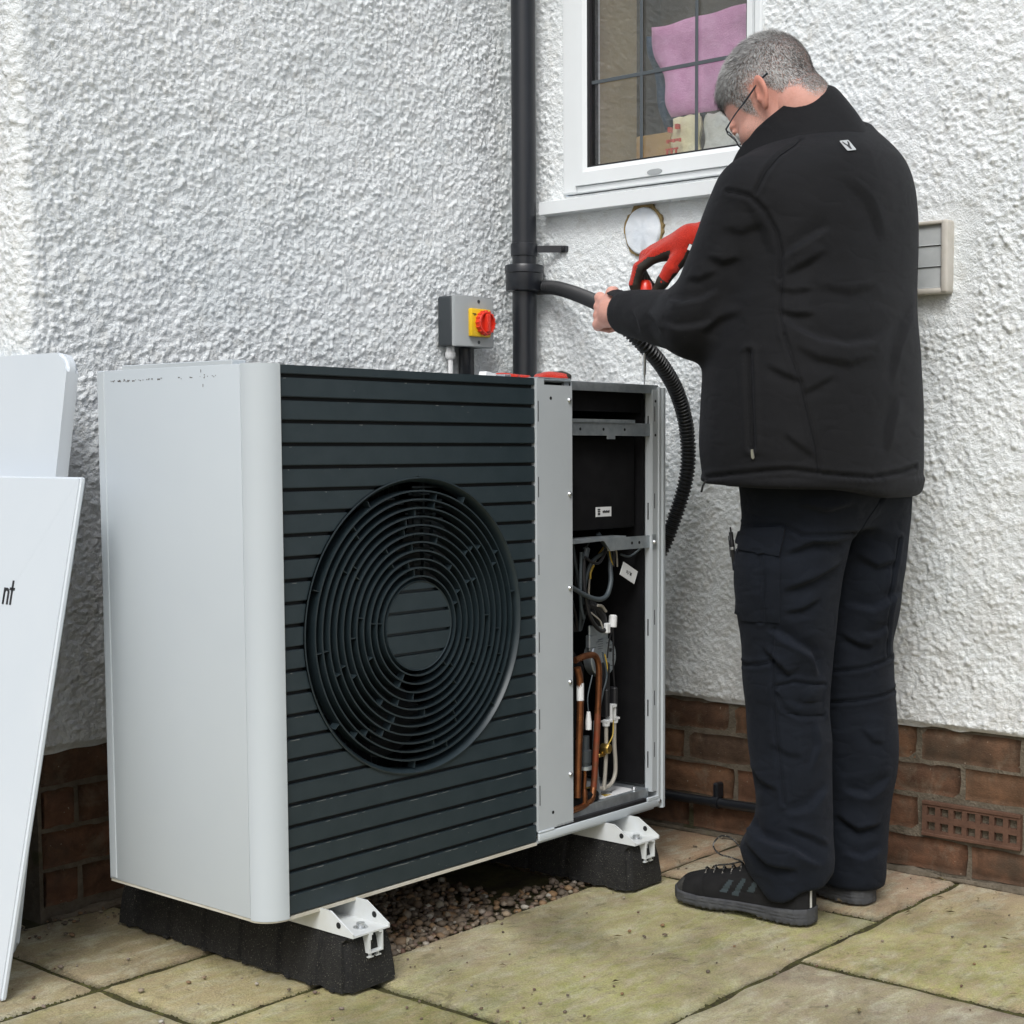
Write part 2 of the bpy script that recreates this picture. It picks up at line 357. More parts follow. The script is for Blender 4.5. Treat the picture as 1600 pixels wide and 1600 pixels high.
SL = [(.18, 1.03, -.565, .035), (1.03, XW, -.565, -.02), (.738, XW, -1.17, -.565), (.18, .738, -1.17, -.565), (-.42, .18, -1.17, -.70),
      (-.122, .18, .012, .30), (-.122, .18, .30, YW), (-.122, .18, -.35, .012), (-.72, -.122, -.31, .294), (-.72, -.122, .294, .90), (-.122, .0, YW, 1.3),
      (.87, XW, -.02, .45), (.87, XW, .45, YW), (-.42, .18, -.70, -.35), (-.72, -.42, -.9, -.31), (-1.02, -.42, -1.5, -.9), (-1.3, -.72, -.31, .29), (-1.3, -.72, .29, .9),
      (.18, .78, -1.77, -1.17), (.78, XW, -1.77, -1.17), (-.42, .18, -1.77, -1.17), (-1.32, -.72, -.9, -.31), (-.72, -.122, .9, 1.5), (-1.3, -.72, .9, 1.5)]
# a few longer joints swept clean
TINT = {0: (.98, .98, .94, .92), 1: (1.0, .90, .84, .35), 2: (1.06, 1.0, .92, .95), 3: (.86, .86, .88, .50), 4: (1.1, 1.06, .9, .9), 5: (1.02, 1.0, .84, 1.0), 6: (.82, .80, .72, .55), 7: (1.16, 1.14, .92, 1.0), 8: (1.0, .97, .85, .8), 9: (.84, .81, .74, .6), 11: (.92, .78, .68, .25), 12: (.9, .78, .7, .3)}
for i, (x0, x1, y0, y1) in enumerate(SL):          # colour: the stone's own tint, alpha: how much algae grows on it
    put("paving_slab", slab(x0, x1, y0, y1, i * 5 + 3, .0045), M["slab"], patio, None, None).color = TINT.get(i, (1, .98, .94, .8))
# far paving outside the picture
xs = [-3.2, -2.6, -2.0, -1.32]
for i in range(3):
    for j in range(8):
        put("paving_slab", slab(xs[i], xs[i + 1], -3.3 + j * .6, -2.7 + j * .6, 300 + i * 9 + j, .005), M["slab"], patio, None, None)
for j in range(4):
    for i in range(4):
        if not (j == 3): put("paving_slab", slab(-1.32 + i * .675, -1.32 + (i + 1) * .675, -3.57 + j * .6, -2.97 + j * .6, 400 + i * 9 + j, .005), M["slab"], patio, None, None)

def pebbles(name, n, xr, yr, rr, zf, keep=None, tintr=(0, 1), flat=.62, seed=1, kindname="gravel"):
    g = np.random.default_rng(seed)
    bm = bmesh.new(); bmesh.ops.create_icosphere(bm, subdivisions=1, radius=1)
    V0 = np.array([v.co[:] for v in bm.verts]); F0 = np.array([[v.index for v in f.verts] for f in bm.faces]); bm.free()
    Vs, Fs, T = [], [], []; c = 0
    while c < n:
        x, y = g.uniform(*xr), g.uniform(*yr)
        if keep is not None and not keep(x, y, g): continue
        r = g.uniform(*rr) * (1 if g.random() < .8 else 1.35)
        sc = np.array([g.uniform(.75, 1.25), g.uniform(.7, 1.1), g.uniform(flat * .7, flat * 1.2)]) * r
        a = g.uniform(0, 6.28); R = np.array([[math.cos(a), -math.sin(a), 0], [math.sin(a), math.cos(a), 0], [0, 0, 1]])
        v = (V0 * (1 + g.normal(0, .11, (len(V0), 1)))) * sc; tl = g.normal(0, .35)
        Rx = np.array([[1, 0, 0], [0, math.cos(tl), -math.sin(tl)], [0, math.sin(tl), math.cos(tl)]])
        v = v @ Rx.T @ R.T + np.array([x, y, zf(x, y, g) + sc[2] * .7])
        Fs.append(F0 + len(V0) * c); Vs.append(v); T.append(np.full(len(V0), g.uniform(*tintr))); c += 1
    me = mesh_np(name, np.vstack(Vs), np.vstack(Fs))
    at = me.attributes.new("tint", 'FLOAT', 'POINT'); at.data.foreach_set("value", np.concatenate(T).astype(np.float32))
    return me
b = B().box(.185, .865, .04, YW, -.02, -.004)
bed = part("gravel_bed", b, M["soil"]); tag(bed, "strip of bare earth under the heat pump", "earth", None, "structure")
o = put("gravel", pebbles("gravel", 3000, (.19, .86), (.020, .62), (.0040, .0098), lambda x, y, g: -.006 + g.uniform(0, .010) - .004 * (y < .05),
        keep=lambda x, y, g: g.random() < (1 if x < .62 else .55) and not (x > .70 and .10 < y)), M["pebble"], None, None, None)
tag(o, "loose brown river gravel under the heat pump", "gravel", None, "stuff")
o = put("grit", pebbles("grit", 150, (-.5, 1.36), (-1.1, .04), (.0014, .0042), lambda x, y, g: .0,
        keep=lambda x, y, g: g.random() < (.9 if (abs(y - .03) < .05 or abs(x - .18) < .1 or y > -.1) else .35), tintr=(0, .9), seed=5), M["pebble"], None, None, None)
tag(o, "small stones and crumbs scattered on the paving", "grit", None, "stuff")
o = put("grit", pebbles("grit", 110, (-.3, .20), (.50, .69), (.0015, .0058), lambda x, y, g: .0,
        keep=lambda x, y, g: g.random() < (y - .55) * 6, tintr=(.3, .8), seed=6), M["pebble"], None, None, None)
tag(o, "pale crumbs of stone along the foot of the left wall", "grit", None, "stuff")
JL = [((.19, -.567), (1.37, -.563)), ((.738, -1.15), (.738, -.57)), ((-.7, .297), (.16, .30)), ((-.122, -.3), (-.122, .70)), ((.18, -1.1), (.18, -.09)), ((-.12, .012), (.1, .012)), ((1.03, -.55), (1.03, .0)), ((1.366, -1.1), (1.366, .2))]
def on_joint(x, y, g):
    (x0, y0), (x1, y1) = JL[int(g.integers(0, len(JL)))]; t = g.random(); on_joint.p = (x0 + (x1 - x0) * t + g.normal(0, .0032), y0 + (y1 - y0) * t + g.normal(0, .0032)); return True
def moss_mesh(n, seed):
    g = np.random.default_rng(seed); V, F = [], []
    for k in range(n):
        on_joint(0, 0, g); x, y = on_joint.p; r = g.uniform(.0016, .0050); m_ = 6; a = g.random() * 6.3
        ring = [(x + r * g.uniform(.7, 1.3) * math.cos(a + 6.283 * q / m_), y + r * g.uniform(.7, 1.3) * math.sin(a + 6.283 * q / m_), -.009) for q in range(m_)]
        o = len(V); V += ring + [(x + g.normal(0, r * .3), y + g.normal(0, r * .3), -.0078 + r * g.uniform(.1, .55))]; F += [(o + q, o + (q + 1) % m_, o + 6) for q in range(m_)]
    return mesh_np("moss", V, F)
o = put("moss", moss_mesh(2200, 4), mat("joint_moss", (.030, .026, .013), .95, 0, .2, (.085, .085, .026), 40, bs_=300, bd=.002), None, None, None); tag(o, "moss and soil crumbs filling the paving joints", "moss", None, "stuff")
o = put("grit", pebbles("grit", 70, (-.45, .35), (-.5, .45), (.0018, .0048), lambda x, y, g: .0, keep=lambda x, y, g: not (.09 < x < .23 and y > -.09), tintr=(.62, 1), seed=15), M["pebble"], None, None, None)
tag(o, "pale stone flakes scattered on the paving left of the pump", "grit", None, "stuff")
# leaf and twig litter
b = B(); g = random.Random(3)
for k in range(110):
    x, y = g.uniform(-.5, 1.36), g.uniform(-1.1, .0)
    if k % 3 == 0: x, y = g.uniform(.95, 1.37), g.uniform(-1.0, -.5)
    a = g.uniform(0, 6.3); L = g.uniform(.004, .012); w = L * g.uniform(.2, .6); z = .0035
    u = Vector((math.cos(a), math.sin(a), 0)); v = Vector((-u.y, u.x, 0)); c = Vector((x, y, z))
    b.face([c - u * L, c - v * w * .6 + Vector((0, 0, .002)), c + u * L, c + v * w * .6 + Vector((0, 0, .003))])
o = part("leaf_litter", b, mat("dry_leaf_litter", (.06, .04, .02), .9, 0, .2, (.30, .25, .13), 40)); tag(o, "tiny dry leaf scraps on the paving", "leaf litter", None, "stuff")

# ------------------------------------------------------------------ the house: roughcast over a brick plinth
house = empty("house", (XW, YW, 0), "white roughcast house with a red brick plinth and a leaded window", "house")
def lumps(nu, nv, step, n, seed):
    """height field of painted pebbledash: separate soft stones of several sizes on an uneven coat"""
    g = np.random.default_rng(seed); H = np.zeros((nu, nv), np.float32)
    cu, cv = g.integers(0, nu, n), g.integers(0, nv, n); rr = (.0016 + g.gamma(2.0, .00080, n)).clip(.0016, .0076); rr.sort(); el = g.uniform(.55, 1.0, n); an = g.uniform(0, 3.14, n); hh = rr * g.uniform(.40, 1.0, n)
    for k in range(n):
        r = rr[k]; w = int(r / step) + 1
        a0, a1, b0, b1 = max(cu[k] - w, 0), min(cu[k] + w + 1, nu), max(cv[k] - w, 0), min(cv[k] + w + 1, nv)
        A = (np.arange(a0, a1) - cu[k])[:, None] * step; C = (np.arange(b0, b1) - cv[k])[None] * step
        ca, sa = math.cos(an[k]), math.sin(an[k])
        d = ((A * ca + C * sa) / r) ** 2 + ((-A * sa + C * ca) / (r * el[k])) ** 2
        s = H[a0:a1, b0:b1]; np.maximum(s, hh[k] * np.clip(1 - d, 0, 1) ** .6, out=s)
    H = (H + .22 * (np.roll(H, 1, 0) + np.roll(H, -1, 0) + np.roll(H, 1, 1) + np.roll(H, -1, 1))) / 1.88
    return H
def wall_mesh(name, step, L, z0, z1, path, seed, hole=None, amp=None, dens=1.0):
    nu, nv = int(L / step) + 1, int((z1 - z0) / step) + 1
    H = lumps(nu, nv, step, int(dens * 38000 * L * (z1 - z0)), seed)
    s = np.linspace(0, L, nu); z = np.linspace(z0, z1, nv); Sg, Zg = np.meshgrid(s, z, indexing='ij')
    P, N = path(Sg.ravel()); Q = np.stack([Sg.ravel(), Zg.ravel(), 0 * Sg.ravel()], -1)
    h = H.ravel() * (.95 + .45 * vnoise(Q, 7, seed)) + vnoise(Q, 3, seed) * .003 + vnoise(Q, 14, seed + 1) * .0022 + vnoise(Q, 48, seed + 3) * .0016 + vnoise(Q, 120, seed + 2) * .0016
    if amp is not None: h = h * amp(P, Zg.ravel())
    edge = np.clip((Zg.ravel() - z0) / .012, 0, 1); h = h * edge - .008 * (1 - edge)
    V = np.empty((nu * nv, 3), np.float32); V[:, :2] = P + N * h[:, None]; V[:, 2] = Zg.ravel()
    low = Zg.ravel() < z0 + step * .5
    V[low, 2] += vnoise(Q[low], 22, 4) * .006
    idx = np.arange(nu * nv).reshape(nu, nv); F = np.stack([idx[:-1, :-1], idx[1:, :-1], idx[1:, 1:], idx[:-1, 1:]], -1).reshape(-1, 4)
    if hole is not None:
        C = V[F].mean(1); F = F[~hole(C)]
    return mesh_np(name, V, F)
YL, XR = .694, 1.3715               # mean faces of the roughcast
def path_left(s):
    # return face (x = .012, going back), rounded corner, then the wall towards the inner corner
    r, xa, Lr = .028, .012, .30; arc = r * math.pi / 2
    P = np.empty((len(s), 2)); N = np.empty((len(s), 2))
    a = s < Lr; P[a] = np.stack([np.full(a.sum(), xa), YL + r + Lr - s[a]], -1); N[a] = (-1, 0)
    c = (s >= Lr) & (s < Lr + arc); th = (s[c] - Lr) / r
    P[c] = np.stack([xa + r - r * np.cos(th), YL + r - r * np.sin(th)], -1); N[c] = np.stack([-np.cos(th), -np.sin(th)], -1)
    d = s >= Lr + arc; P[d] = np.stack([xa + r + s[d] - Lr - arc, np.full(d.sum(), YL)], -1); N[d] = (0, -1)
    return P, N
STEP = .0025
wall_l = put("roughcast_wall", wall_mesh("roughcast_wall", STEP, .30 + .044 + XR - .04 + .012, .328, 2.03, path_left, 11), M["render"], house, "roughcast wall behind the heat pump", None)
def path_right(s): return np.stack([np.full(len(s), XR), YL + .012 - s], -1), np.tile([-1.0, 0.0], (len(s), 1))
def amp_r(P, z):
    smooth = np.clip(1 - np.maximum(np.abs(P[:, 1] - .29) - .22, 0) / .06, 0, 1) * np.clip((z - 1.30) / .10, 0, 1)
    vent = np.clip(1 - (np.maximum(np.abs(P[:, 1] + .40) - .17, 0) + np.maximum(np.abs(z - 1.29) - .11, 0)) / .03, 0, 1)
    return 1 - .62 * np.maximum(smooth, vent)
WIN = (-.060, .523, 1.528)          # window opening: y from, y to, z from
wall_r = put("roughcast_wall", wall_mesh("roughcast_wall", STEP, 1.66, .318, 2.03, path_right, 23,
             hole=lambda C: (C[:, 1] > WIN[0] + .004) & (C[:, 1] < WIN[1] - .004) & (C[:, 2] > WIN[2] + .003), amp=amp_r), M["render"], house, "roughcast wall round the window", None)
# the rest of the house outside the picture
b = B().box(.014, XW + .4, YL + .004, YL + .09, 2.025, 3.0).box(.014, .2, YW + .30, 4.0, .30, 3.0)
b.box(XR + .002, XR + .3, -3.4, -.950, .32, 3.0).box(XR + .004, XR + .3, -.951, -.055, 2.025, 3.0).box(XR + .004, XR + .3, .52, YL + .02, 2.025, 3.0).box(XR + .004, XR + .3, -.055, .52, 2.50, 3.0)
part("outer_wall", b, M["render_coarse"], house, None)
part("brick_return", B().box(.022, .2, YW + .012, 4.0, -.02, .33), M["mortar"], house)

# brick plinth: mortar sheet with every brick a piece of its own
b = B().box(.02, XW + .02, YW + .006, YW + .10, -.03, .34).box(XW + .006, XW + .10, -3.4, YW + .006, -.03, .33)
plinth = part("brick_plinth", b, M["mortar"], house)
def brick_mesh(seed):
    L, Hh, Dp = .231, .0675, .03; nx, nz = 14, 6
    x = np.linspace(-L / 2, L / 2, nx); z = np.linspace(-Hh / 2, Hh / 2, nz); X, Z = np.meshgrid(x, z, indexing='ij')
    P = np.stack([X.ravel(), 0 * X.ravel(), Z.ravel()], -1)
    e = np.minimum(L / 2 - np.abs(P[:, 0]), Hh / 2 - np.abs(P[:, 2]))
    P[:, 1] = -.004 * vnoise(P, 9, seed) * .5 - .0012 * vnoise(P, 40, seed + 1) + np.where(e < 1e-5, .005, 0) + np.where(e < .0136, .0006, 0)
    P[:, 0] += .003 * vnoise(P, 22, seed + 2) * (e < 1e-5); P[:, 2] += .0026 * vnoise(P, 22, seed + 3) * (e < 1e-5)
    idx = np.arange(nx * nz).reshape(nx, nz); F = np.stack([idx[:-1, :-1], idx[1:, :-1], idx[1:, 1:], idx[:-1, 1:]], -1).reshape(-1, 4)
    rim = np.concatenate([idx[:, 0], idx[-1, 1:], idx[-2::-1, -1], idx[0, -2:0:-1]]); k = len(rim); base = len(P)
    P2 = P[rim].copy(); P2[:, 1] = Dp; P = np.vstack([P, P2])
    F2 = np.array([[rim[i], base + i, base + (i + 1) % k, rim[(i + 1) % k]] for i in range(k)])
    me = mesh_np("brick", P, np.vstack([F, F2[:, ::-1]])); me.materials.append(M["brick"]); return me
BR = [brick_mesh(500 + 7 * k) for k in range(6)]; cnt = [0]
def brick(x, y, z, rz, ln, hz=1.0):
    o = bpy.data.objects.new("brick", BR[cnt[0] % 6]); cnt[0] += 1; COL.objects.link(o)
    o.parent = plinth; o.matrix_parent_inverse = Matrix.Translation(-origin(plinth))
    o.location = (x, y, z); o.rotation_euler = (0, random.uniform(-.006, .006), rz); o.scale = (ln / .231, 1, hz)
PITCH, JT = .2420, .011
rows_r = [(.2790, .025, .070), (.2040, .159, .0655), (.1245, .015, .0725), (.0405, .143, .068)]    # z centre, one joint, height
def course(j0, lo, hi):
    k = math.floor((lo - j0) / PITCH); e = []
    while j0 + k * PITCH < hi:
        a, c = max(j0 + k * PITCH + JT / 2, lo), min(j0 + (k + 1) * PITCH - JT / 2, hi); k += 1
        if c - a > .03: e.append((a, c))
    return e
for z, j0, hh in rows_r:
    for a, c in course(j0, -2.6, YW - .004):
        if abs(z - .1245) < .01 and -.72 < (a + c) / 2 < -.46: continue       # the air brick sits here
        brick(XW + random.uniform(-.0015, .0015), (a + c) / 2, z, -math.pi / 2, c - a, hh / .0675)
for z, j0, hh in [(.2945, .223, .070), (.2130, .103, .072), (.1325, .223, .069), (.0560, .106, .066)]:
    for a, c in course(j0, .028, XW - .006):
        brick((a + c) / 2, YW + random.uniform(-.0015, .0015), z, 0, c - a, hh / .0675)
# air brick with two rows of seven square holes
y0, y1, z0, z1 = -.701, -.476, .084, .158
b = B(); hy = [(-.488 - k * (.205 / 6.6) - .009) for k in range(7)]; hz = [.1045, .1365]; hw, hh = .0098, .0094
ys = sorted([y0, y1] + [v for h in hy for v in (h - hw, h + hw)]); zs = sorted([z0, z1] + [v for h in hz for v in (h - hh, h + hh)])
for i in range(len(ys) - 1):
    for j in range(len(zs) - 1):
        if i % 2 == 1 and j % 2 == 1:
            A = [(ys[i], zs[j]), (ys[i + 1], zs[j]), (ys[i + 1], zs[j + 1]), (ys[i], zs[j + 1])]; x0, x1 = XW - .005, XW + .05
            for q in range(4):
                p, r = A[q], A[(q + 1) % 4]; b.face([(x0, p[0], p[1]), (x0, r[0], r[1]), (x1, r[0], r[1]), (x1, p[0], p[1])])
            b.face([(x1, *A[0]), (x1, *A[1]), (x1, *A[2]), (x1, *A[3])], 1)
        else: b.face([(XW - .005, ys[i], zs[j]), (XW - .005, ys[i + 1], zs[j]), (XW - .005, ys[i + 1], zs[j + 1]), (XW - .005, ys[i], zs[j + 1])])
for (p, r) in (((y0, z0), (y1, z0)), ((y1, z0), (y1, z1)), ((y1, z1), (y0, z1)), ((y0, z1), (y0, z0))): b.face([(XW - .005, *p), (XW - .005, *r), (XW + .02, *r), (XW + .02, *p)])
b.box(XW - .0075, XW - .002, y0, y1, z1 - .007, z1 + .001, .001).box(XW - .0075, XW - .002, y0, y1, z0 - .001, z0 + .006, .001)
bmesh.ops.remove_doubles(b.bm, verts=b.bm.verts, dist=1e-5)
part("air_brick", b, [M["terracotta"], M["dark"]], house, "terracotta air brick with fourteen square holes")
# mortar fillet along the foot of the walls
for (nm, P0, P1, off) in (("mortar_fillet", (XW - .012, -2.4), (XW - .012, YW - .02), None), ("mortar_fillet", (.03, YW - .012), (XW - .02, YW - .012), None)):
    P0, P1 = np.array(P0), np.array(P1); n = 90; t = np.linspace(0, 1, n); Q = P0 + (P1 - P0) * t[:, None]; Q3 = np.c_[Q, 0 * t]
    r = .009 + .005 * vnoise(Q3, 14, 3) + .003 * vnoise(Q3, 45, 5)
    part(nm, B().tube([(x, y, -.001) for x, y in Q], list(r.clip(.003)), 8), M["mortar"], house)
# ------------------------------------------------------------------ window with its leaded pane
wy0, wy1, wz0, wz1 = -.060, .523, 1.535, 2.50
xf = 1.362
b = B()
fw = .046
b.box(xf, xf + .06, wy1 - fw, wy1, wz0, wz1, .004).box(xf, xf + .06, wy0, wy0 + .020, wz0, wz1, .004).box(xf + .0005, xf + .0595, wy0 + .02, wy1 - fw, wz0, wz0 + .016, .002).box(xf + .0005, xf + .0595, wy0 + .02, wy1 - fw, wz1 - fw, wz1, .003)
window = part("window", b, M["upvc"], house, None)
sw = .034; sy0, sy1, sz0, sz1 = wy0 + .021, wy1 - fw + .001, wz0 + .017, wz1 - fw - .001
b = B(); xs_ = xf - .006
def mitred(b, y0, y1, z0, z1, w, wb, x0, x1):
    """sash profile: four mitred bars with a sloping inner bead"""
    for (a, c, ia, ic) in (((y1, z0), (y0, z0), (y1 - w, z0 + wb), (y0 + w * .55, z0 + wb)), ((y0, z0), (y0, z1), (y0 + w * .55, z0 + wb), (y0 + w * .55, z1 - w)),
                           ((y0, z1), (y1, z1), (y0 + w * .55, z1 - w), (y1 - w, z1 - w)), ((y1, z1), (y1, z0), (y1 - w, z1 - w), (y1 - w, z0 + wb))):
        f = lambda p, x: (x, p[0], p[1])
        m1 = (a[0] + (ia[0] - a[0]) * .72, a[1] + (ia[1] - a[1]) * .72); m2 = (c[0] + (ic[0] - c[0]) * .72, c[1] + (ic[1] - c[1]) * .72)
        b.face([f(a, x0), f(c, x0), f(m2, x0), f(m1, x0)]); b.face([f(m1, x0), f(m2, x0), f(ic, x0 + .008), f(ia, x0 + .008)])
        b.face([f(ia, x0 + .008), f(ic, x0 + .008), f(ic, x1), f(ia, x1)]); b.face([f(a, x0), f(a, x1), f(c, x1), f(c, x0)])
mitred(b, sy0, sy1, sz0, sz1, sw, .042, xs_, xf + .05)
bmesh.ops.remove_doubles(b.bm, verts=b.bm.verts, dist=1e-6)
part("sash", b, M["upvc"], window, None, 20)
gy0, gy1, gz0, gz1 = sy0 + sw * .55, sy1 - sw, sz0 + .042, sz1 - sw
b = B()
b.box(xf + .0015, xf + .012, gy1 - .0075, gy1 + .001, gz0, gz1).box(xf + .0015, xf + .012, gy0 - .001, gy0 + .0015, gz0, gz1).box(xf + .002, xf + .0115, gy0, gy1 - .007, gz0 - .001, gz0 + .004).box(xf + .018, xf + .03, gy1 - .012, gy1 + .001, gz0, gz1)
part("glazing_gasket", b, M["gasket"], window)
part("glass_pane", B().box(xf + .0125, xf + .0165, gy0 - .004, gy1 + .004, gz0 - .004, gz1 + .004), M["glass"], window)
for y in (.285, .124):
    part("lead_strip", B().box(xf + .0098, xf + .0122, y - .0045, y + .0045, gz0, gz1, .0008), M["lead"], window)
for z in (1.796, 2.05):
    part("lead_strip", B().box(xf + .0092, xf + .0120, gy0, gy1, z - .0045, z + .0045, .0008), M["lead"], window)
b = B(); c0 = Vector((xs_ - .0016, .232, 1.546))
pl = [(.020 * math.cos(t) * (1 if abs(math.cos(t)) > .01 else 0) + (.006 if math.cos(t) > 0 else -.006), .0065 * math.sin(t)) for t in np.linspace(0, 2 * math.pi, 20, endpoint=False)]
b.prism([(p[0] * .85, p[1]) for p in pl], c0 + Vector((0, 0, .014)), (0, 1, 0), (0, 0, 1), (.004, 0, 0))
part("drain_cap", b, M["greylight"], window)
# sill with a drip nose
b = B().prism([(0, 0), (0, .030), (.012, .034), (.075, .046), (.075, 0)], (1.333, .575, 1.488), (1, 0, 0), (0, 0, 1), (0, -.68, 0))
part("window_sill", b, M["upvc"], house, "projecting white plastic window sill", 20)
# the room behind: tan reveal, dim wall, inner ledge; no ceiling, left open so sky light gets in
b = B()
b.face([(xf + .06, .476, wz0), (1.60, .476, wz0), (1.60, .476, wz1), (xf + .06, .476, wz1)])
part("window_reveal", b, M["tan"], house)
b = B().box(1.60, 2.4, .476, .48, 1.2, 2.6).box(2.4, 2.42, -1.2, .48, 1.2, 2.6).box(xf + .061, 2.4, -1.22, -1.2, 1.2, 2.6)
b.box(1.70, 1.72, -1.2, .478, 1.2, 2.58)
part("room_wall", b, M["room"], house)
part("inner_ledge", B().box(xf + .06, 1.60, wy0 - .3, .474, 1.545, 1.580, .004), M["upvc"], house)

def cloth_sheet(name, corners, n, amp, seed, mat_, label, cat, thick=.012, fr=9):
    """a hanging or stuffed cloth: both faces bulging and creased"""
    c = [np.array(p, float) for p in corners]; u = np.linspace(0, 1, n); U, V = np.meshgrid(u, u, indexing='ij'); U, V = U.ravel()[:, None], V.ravel()[:, None]
    wob = .035 * np.sin(V * 9 + seed) * (U - .5) + .02 * np.sin(U * 14 + seed)
    P = (c[0] * (1 - U) + c[1] * U) * (1 - V) + (c[3] * (1 - U) + c[2] * U) * V
    dn = np.cross(c[1] - c[0], c[3] - c[0]); dn /= np.linalg.norm(dn)
    up = (c[3] - c[0]); sd = (c[1] - c[0])
    P = P + up * wob * (V > .5) * .6 + sd * .03 * np.sin(V * 11 + seed)
    e = np.minimum(np.minimum(U, 1 - U), np.minimum(V, 1 - V)); bul = thick * np.clip(e / .15, 0, 1) ** .5
    h = vnoise(P, fr, seed)[:, None] * amp + vnoise(P, fr * 3, seed + 1)[:, None] * amp * .35
    A = P + dn * (bul + h); C = P - dn * (bul - h); idx = np.arange(n * n).reshape(n, n)
    F = np.stack([idx[:-1, :-1], idx[1:, :-1], idx[1:, 1:], idx[:-1, 1:]], -1).reshape(-1, 4)
    o = put(name, mesh_np(name, np.vstack([A, C]), np.vstack([F, F[:, ::-1] + n * n])), mat_, None, None, None); return tag(o, label, cat)
cloth_sheet("towel", [(1.500, .288, 1.715), (1.490, .030, 1.715), (1.490, .030, 1.945), (1.500, .362, 1.940)], 36, .010, 3, M["pink"], "pink towel hanging inside the window behind the leaded pane", "towel")
cloth_sheet("jumper", [(1.545, .345, 1.70), (1.54, .22, 1.70), (1.54, .24, 1.93), (1.545, .40, 1.93)], 26, .012, 8, M["blue"], "dark blue folded cloth behind the pink towel inside the window", "cloth")
tag(part("cardboard_box", B().box(1.455, 1.56, .258, .365, 1.581, 1.672, .002), M["card"]), "brown cardboard box on the inner window ledge under the blue cloth", "box")
# paper packet with faint red print
o = cloth_sheet("paper_packet", [(1.450, .255, 1.581), (1.452, .172, 1.581), (1.462, .178, 1.705), (1.460, .250, 1.705)], 22, .006, 12, M["paper"], "cream paper packet with red print on the inner window ledge", "packet", .022, 16)
b = B(); x = 1.4195
for (y, z) in ((.243, 1.610), (.230, 1.610), (.217, 1.610)):
    b.box(x, x + .004, y - .004, y + .006, z + .010, z + .014).box(x, x + .004, y - .0005, y + .003, z, z + .0102)
for k in range(5): b.box(x + .001, x + .005, .205 + k * .009, .211 + k * .009, 1.637 + .002 * (k % 2), 1.645)
b.box(x + .001, x + .012, .213, .222, 1.668, 1.679).box(x + .001, x + .012, .236, .243, 1.662, 1.674)
put("printed_mark", b.mesh(), M["redink"], o)
cloth_sheet("plastic_bag", [(1.468, .170, 1.581), (1.46, .060, 1.581), (1.47, .060, 1.70), (1.478, .170, 1.705)], 22, .008, 15, M["whitebag"], "crumpled white bag on the inner window ledge right of the cream packet", "bag", .020, 14)
cloth_sheet("folded_napkin", [(1.43, .385, 1.582), (1.43, .25, 1.582), (1.47, .25, 1.594), (1.47, .385, 1.594)], 14, .003, 17, M["pink"], "low pink folded cloth lying on the inner window ledge before the box", "cloth", .006, 20)

# ------------------------------------------------------------------ downpipe in the corner
PX, PY = 1.315, .608
pipe = empty("downpipe", (PX, PY, 0), "black plastic downpipe running up the inner corner of the house", "downpipe")
part("pipe", B().lathe([(.0303, .10), (.0303, 3.0), (.0275, 3.0), (.0275, .10)], (PX, PY, 0), n=40), M["blackplastic"], pipe)
part("pipe_socket", B().lathe([(.0305, 1.300), (.0455, 1.302), (.0468, 1.306), (.0468, 1.344), (.0490, 1.346), (.0490, 1.361), (.0470, 1.365), (.0306, 1.366)], (PX, PY, 0), n=40), M["blackplastic"], pipe)
b = B().lathe([(.0305, 1.387), (.0336, 1.388), (.0340, 1.396), (.0340, 1.412), (.0336, 1.418), (.0305, 1.419)], (PX, PY, 0), n=40)
b.prism([(-.0015, 0), (-.0015, .017), (.0015, .017), (.0015, 0)], (PX + .010, PY - .024, 1.396), Vector((.86, .5, 0)), (0, 0, 1), Vector((.044, -.062, .0))).box(PX + .045, XR + .002, PY - .096, PY - .080, 1.397, 1.412, .002)
part("pipe_clip", b, M["blackplastic"], pipe)
part("clip_screw", B().lathe([(0, .0), (.0045, .0), (.0045, .003), (0, .004)], (PX + .0455, PY - .088, 1.4045), (-1, 0, 0), 10), M["ink"], pipe)

# ------------------------------------------------------------------ isolator switch by the corner
iso = empty("isolator_switch", (1.15, YL, 1.155), "grey isolator switch box with a red knob on a yellow plate", "isolator switch")
ix0, ix1, iz0, iz1 = 1.089, 1.213, 1.157, 1.277
part("back_box", B().box(ix0, ix1, .640, YL - .006, iz0, iz1, .006, 3), M["charcoal"], iso)
b = B().prism([(ix0 - .0005, 0), (ix1 + .0005, 0), (ix1 + .0005, .020), (ix1 - .001, .0215), (ix0 + .028, .0215), (ix0 + .002, .008)], (0, .6395, iz0 - .0005), (1, 0, 0), (0, -1, 0), (0, 0, iz1 - iz0 + .001))
bmesh.ops.bevel(b.bm, geom=b.bm.edges[:], offset=.0015, segments=2, affect='EDGES')
part("cover", b, M["greylight"], iso)
yfr = .6180
part("yellow_plate", B().box(1.1235, 1.1905, yfr - .012, yfr + .0005, 1.1805, 1.2475, .003, 2), M["yellow"], iso)
b = B().lathe([(.0, 0), (.0285, 0), (.0285, .009), (.0265, .013), (.0235, .0135), (.0225, .006), (0, .006)], (1.166, yfr - .012, 1.214), (0, -1, 0), 40)
for k in range(16):
    t = 2 * math.pi * k / 16; b.tube([(1.166 + .0286 * math.cos(t), yfr - .012, 1.214 + .0286 * math.sin(t)), (1.166 + .0284 * math.cos(t), yfr - .0235, 1.214 + .0284 * math.sin(t))], .0022, 6)
kn = part("red_knob", b, M["red"], iso)
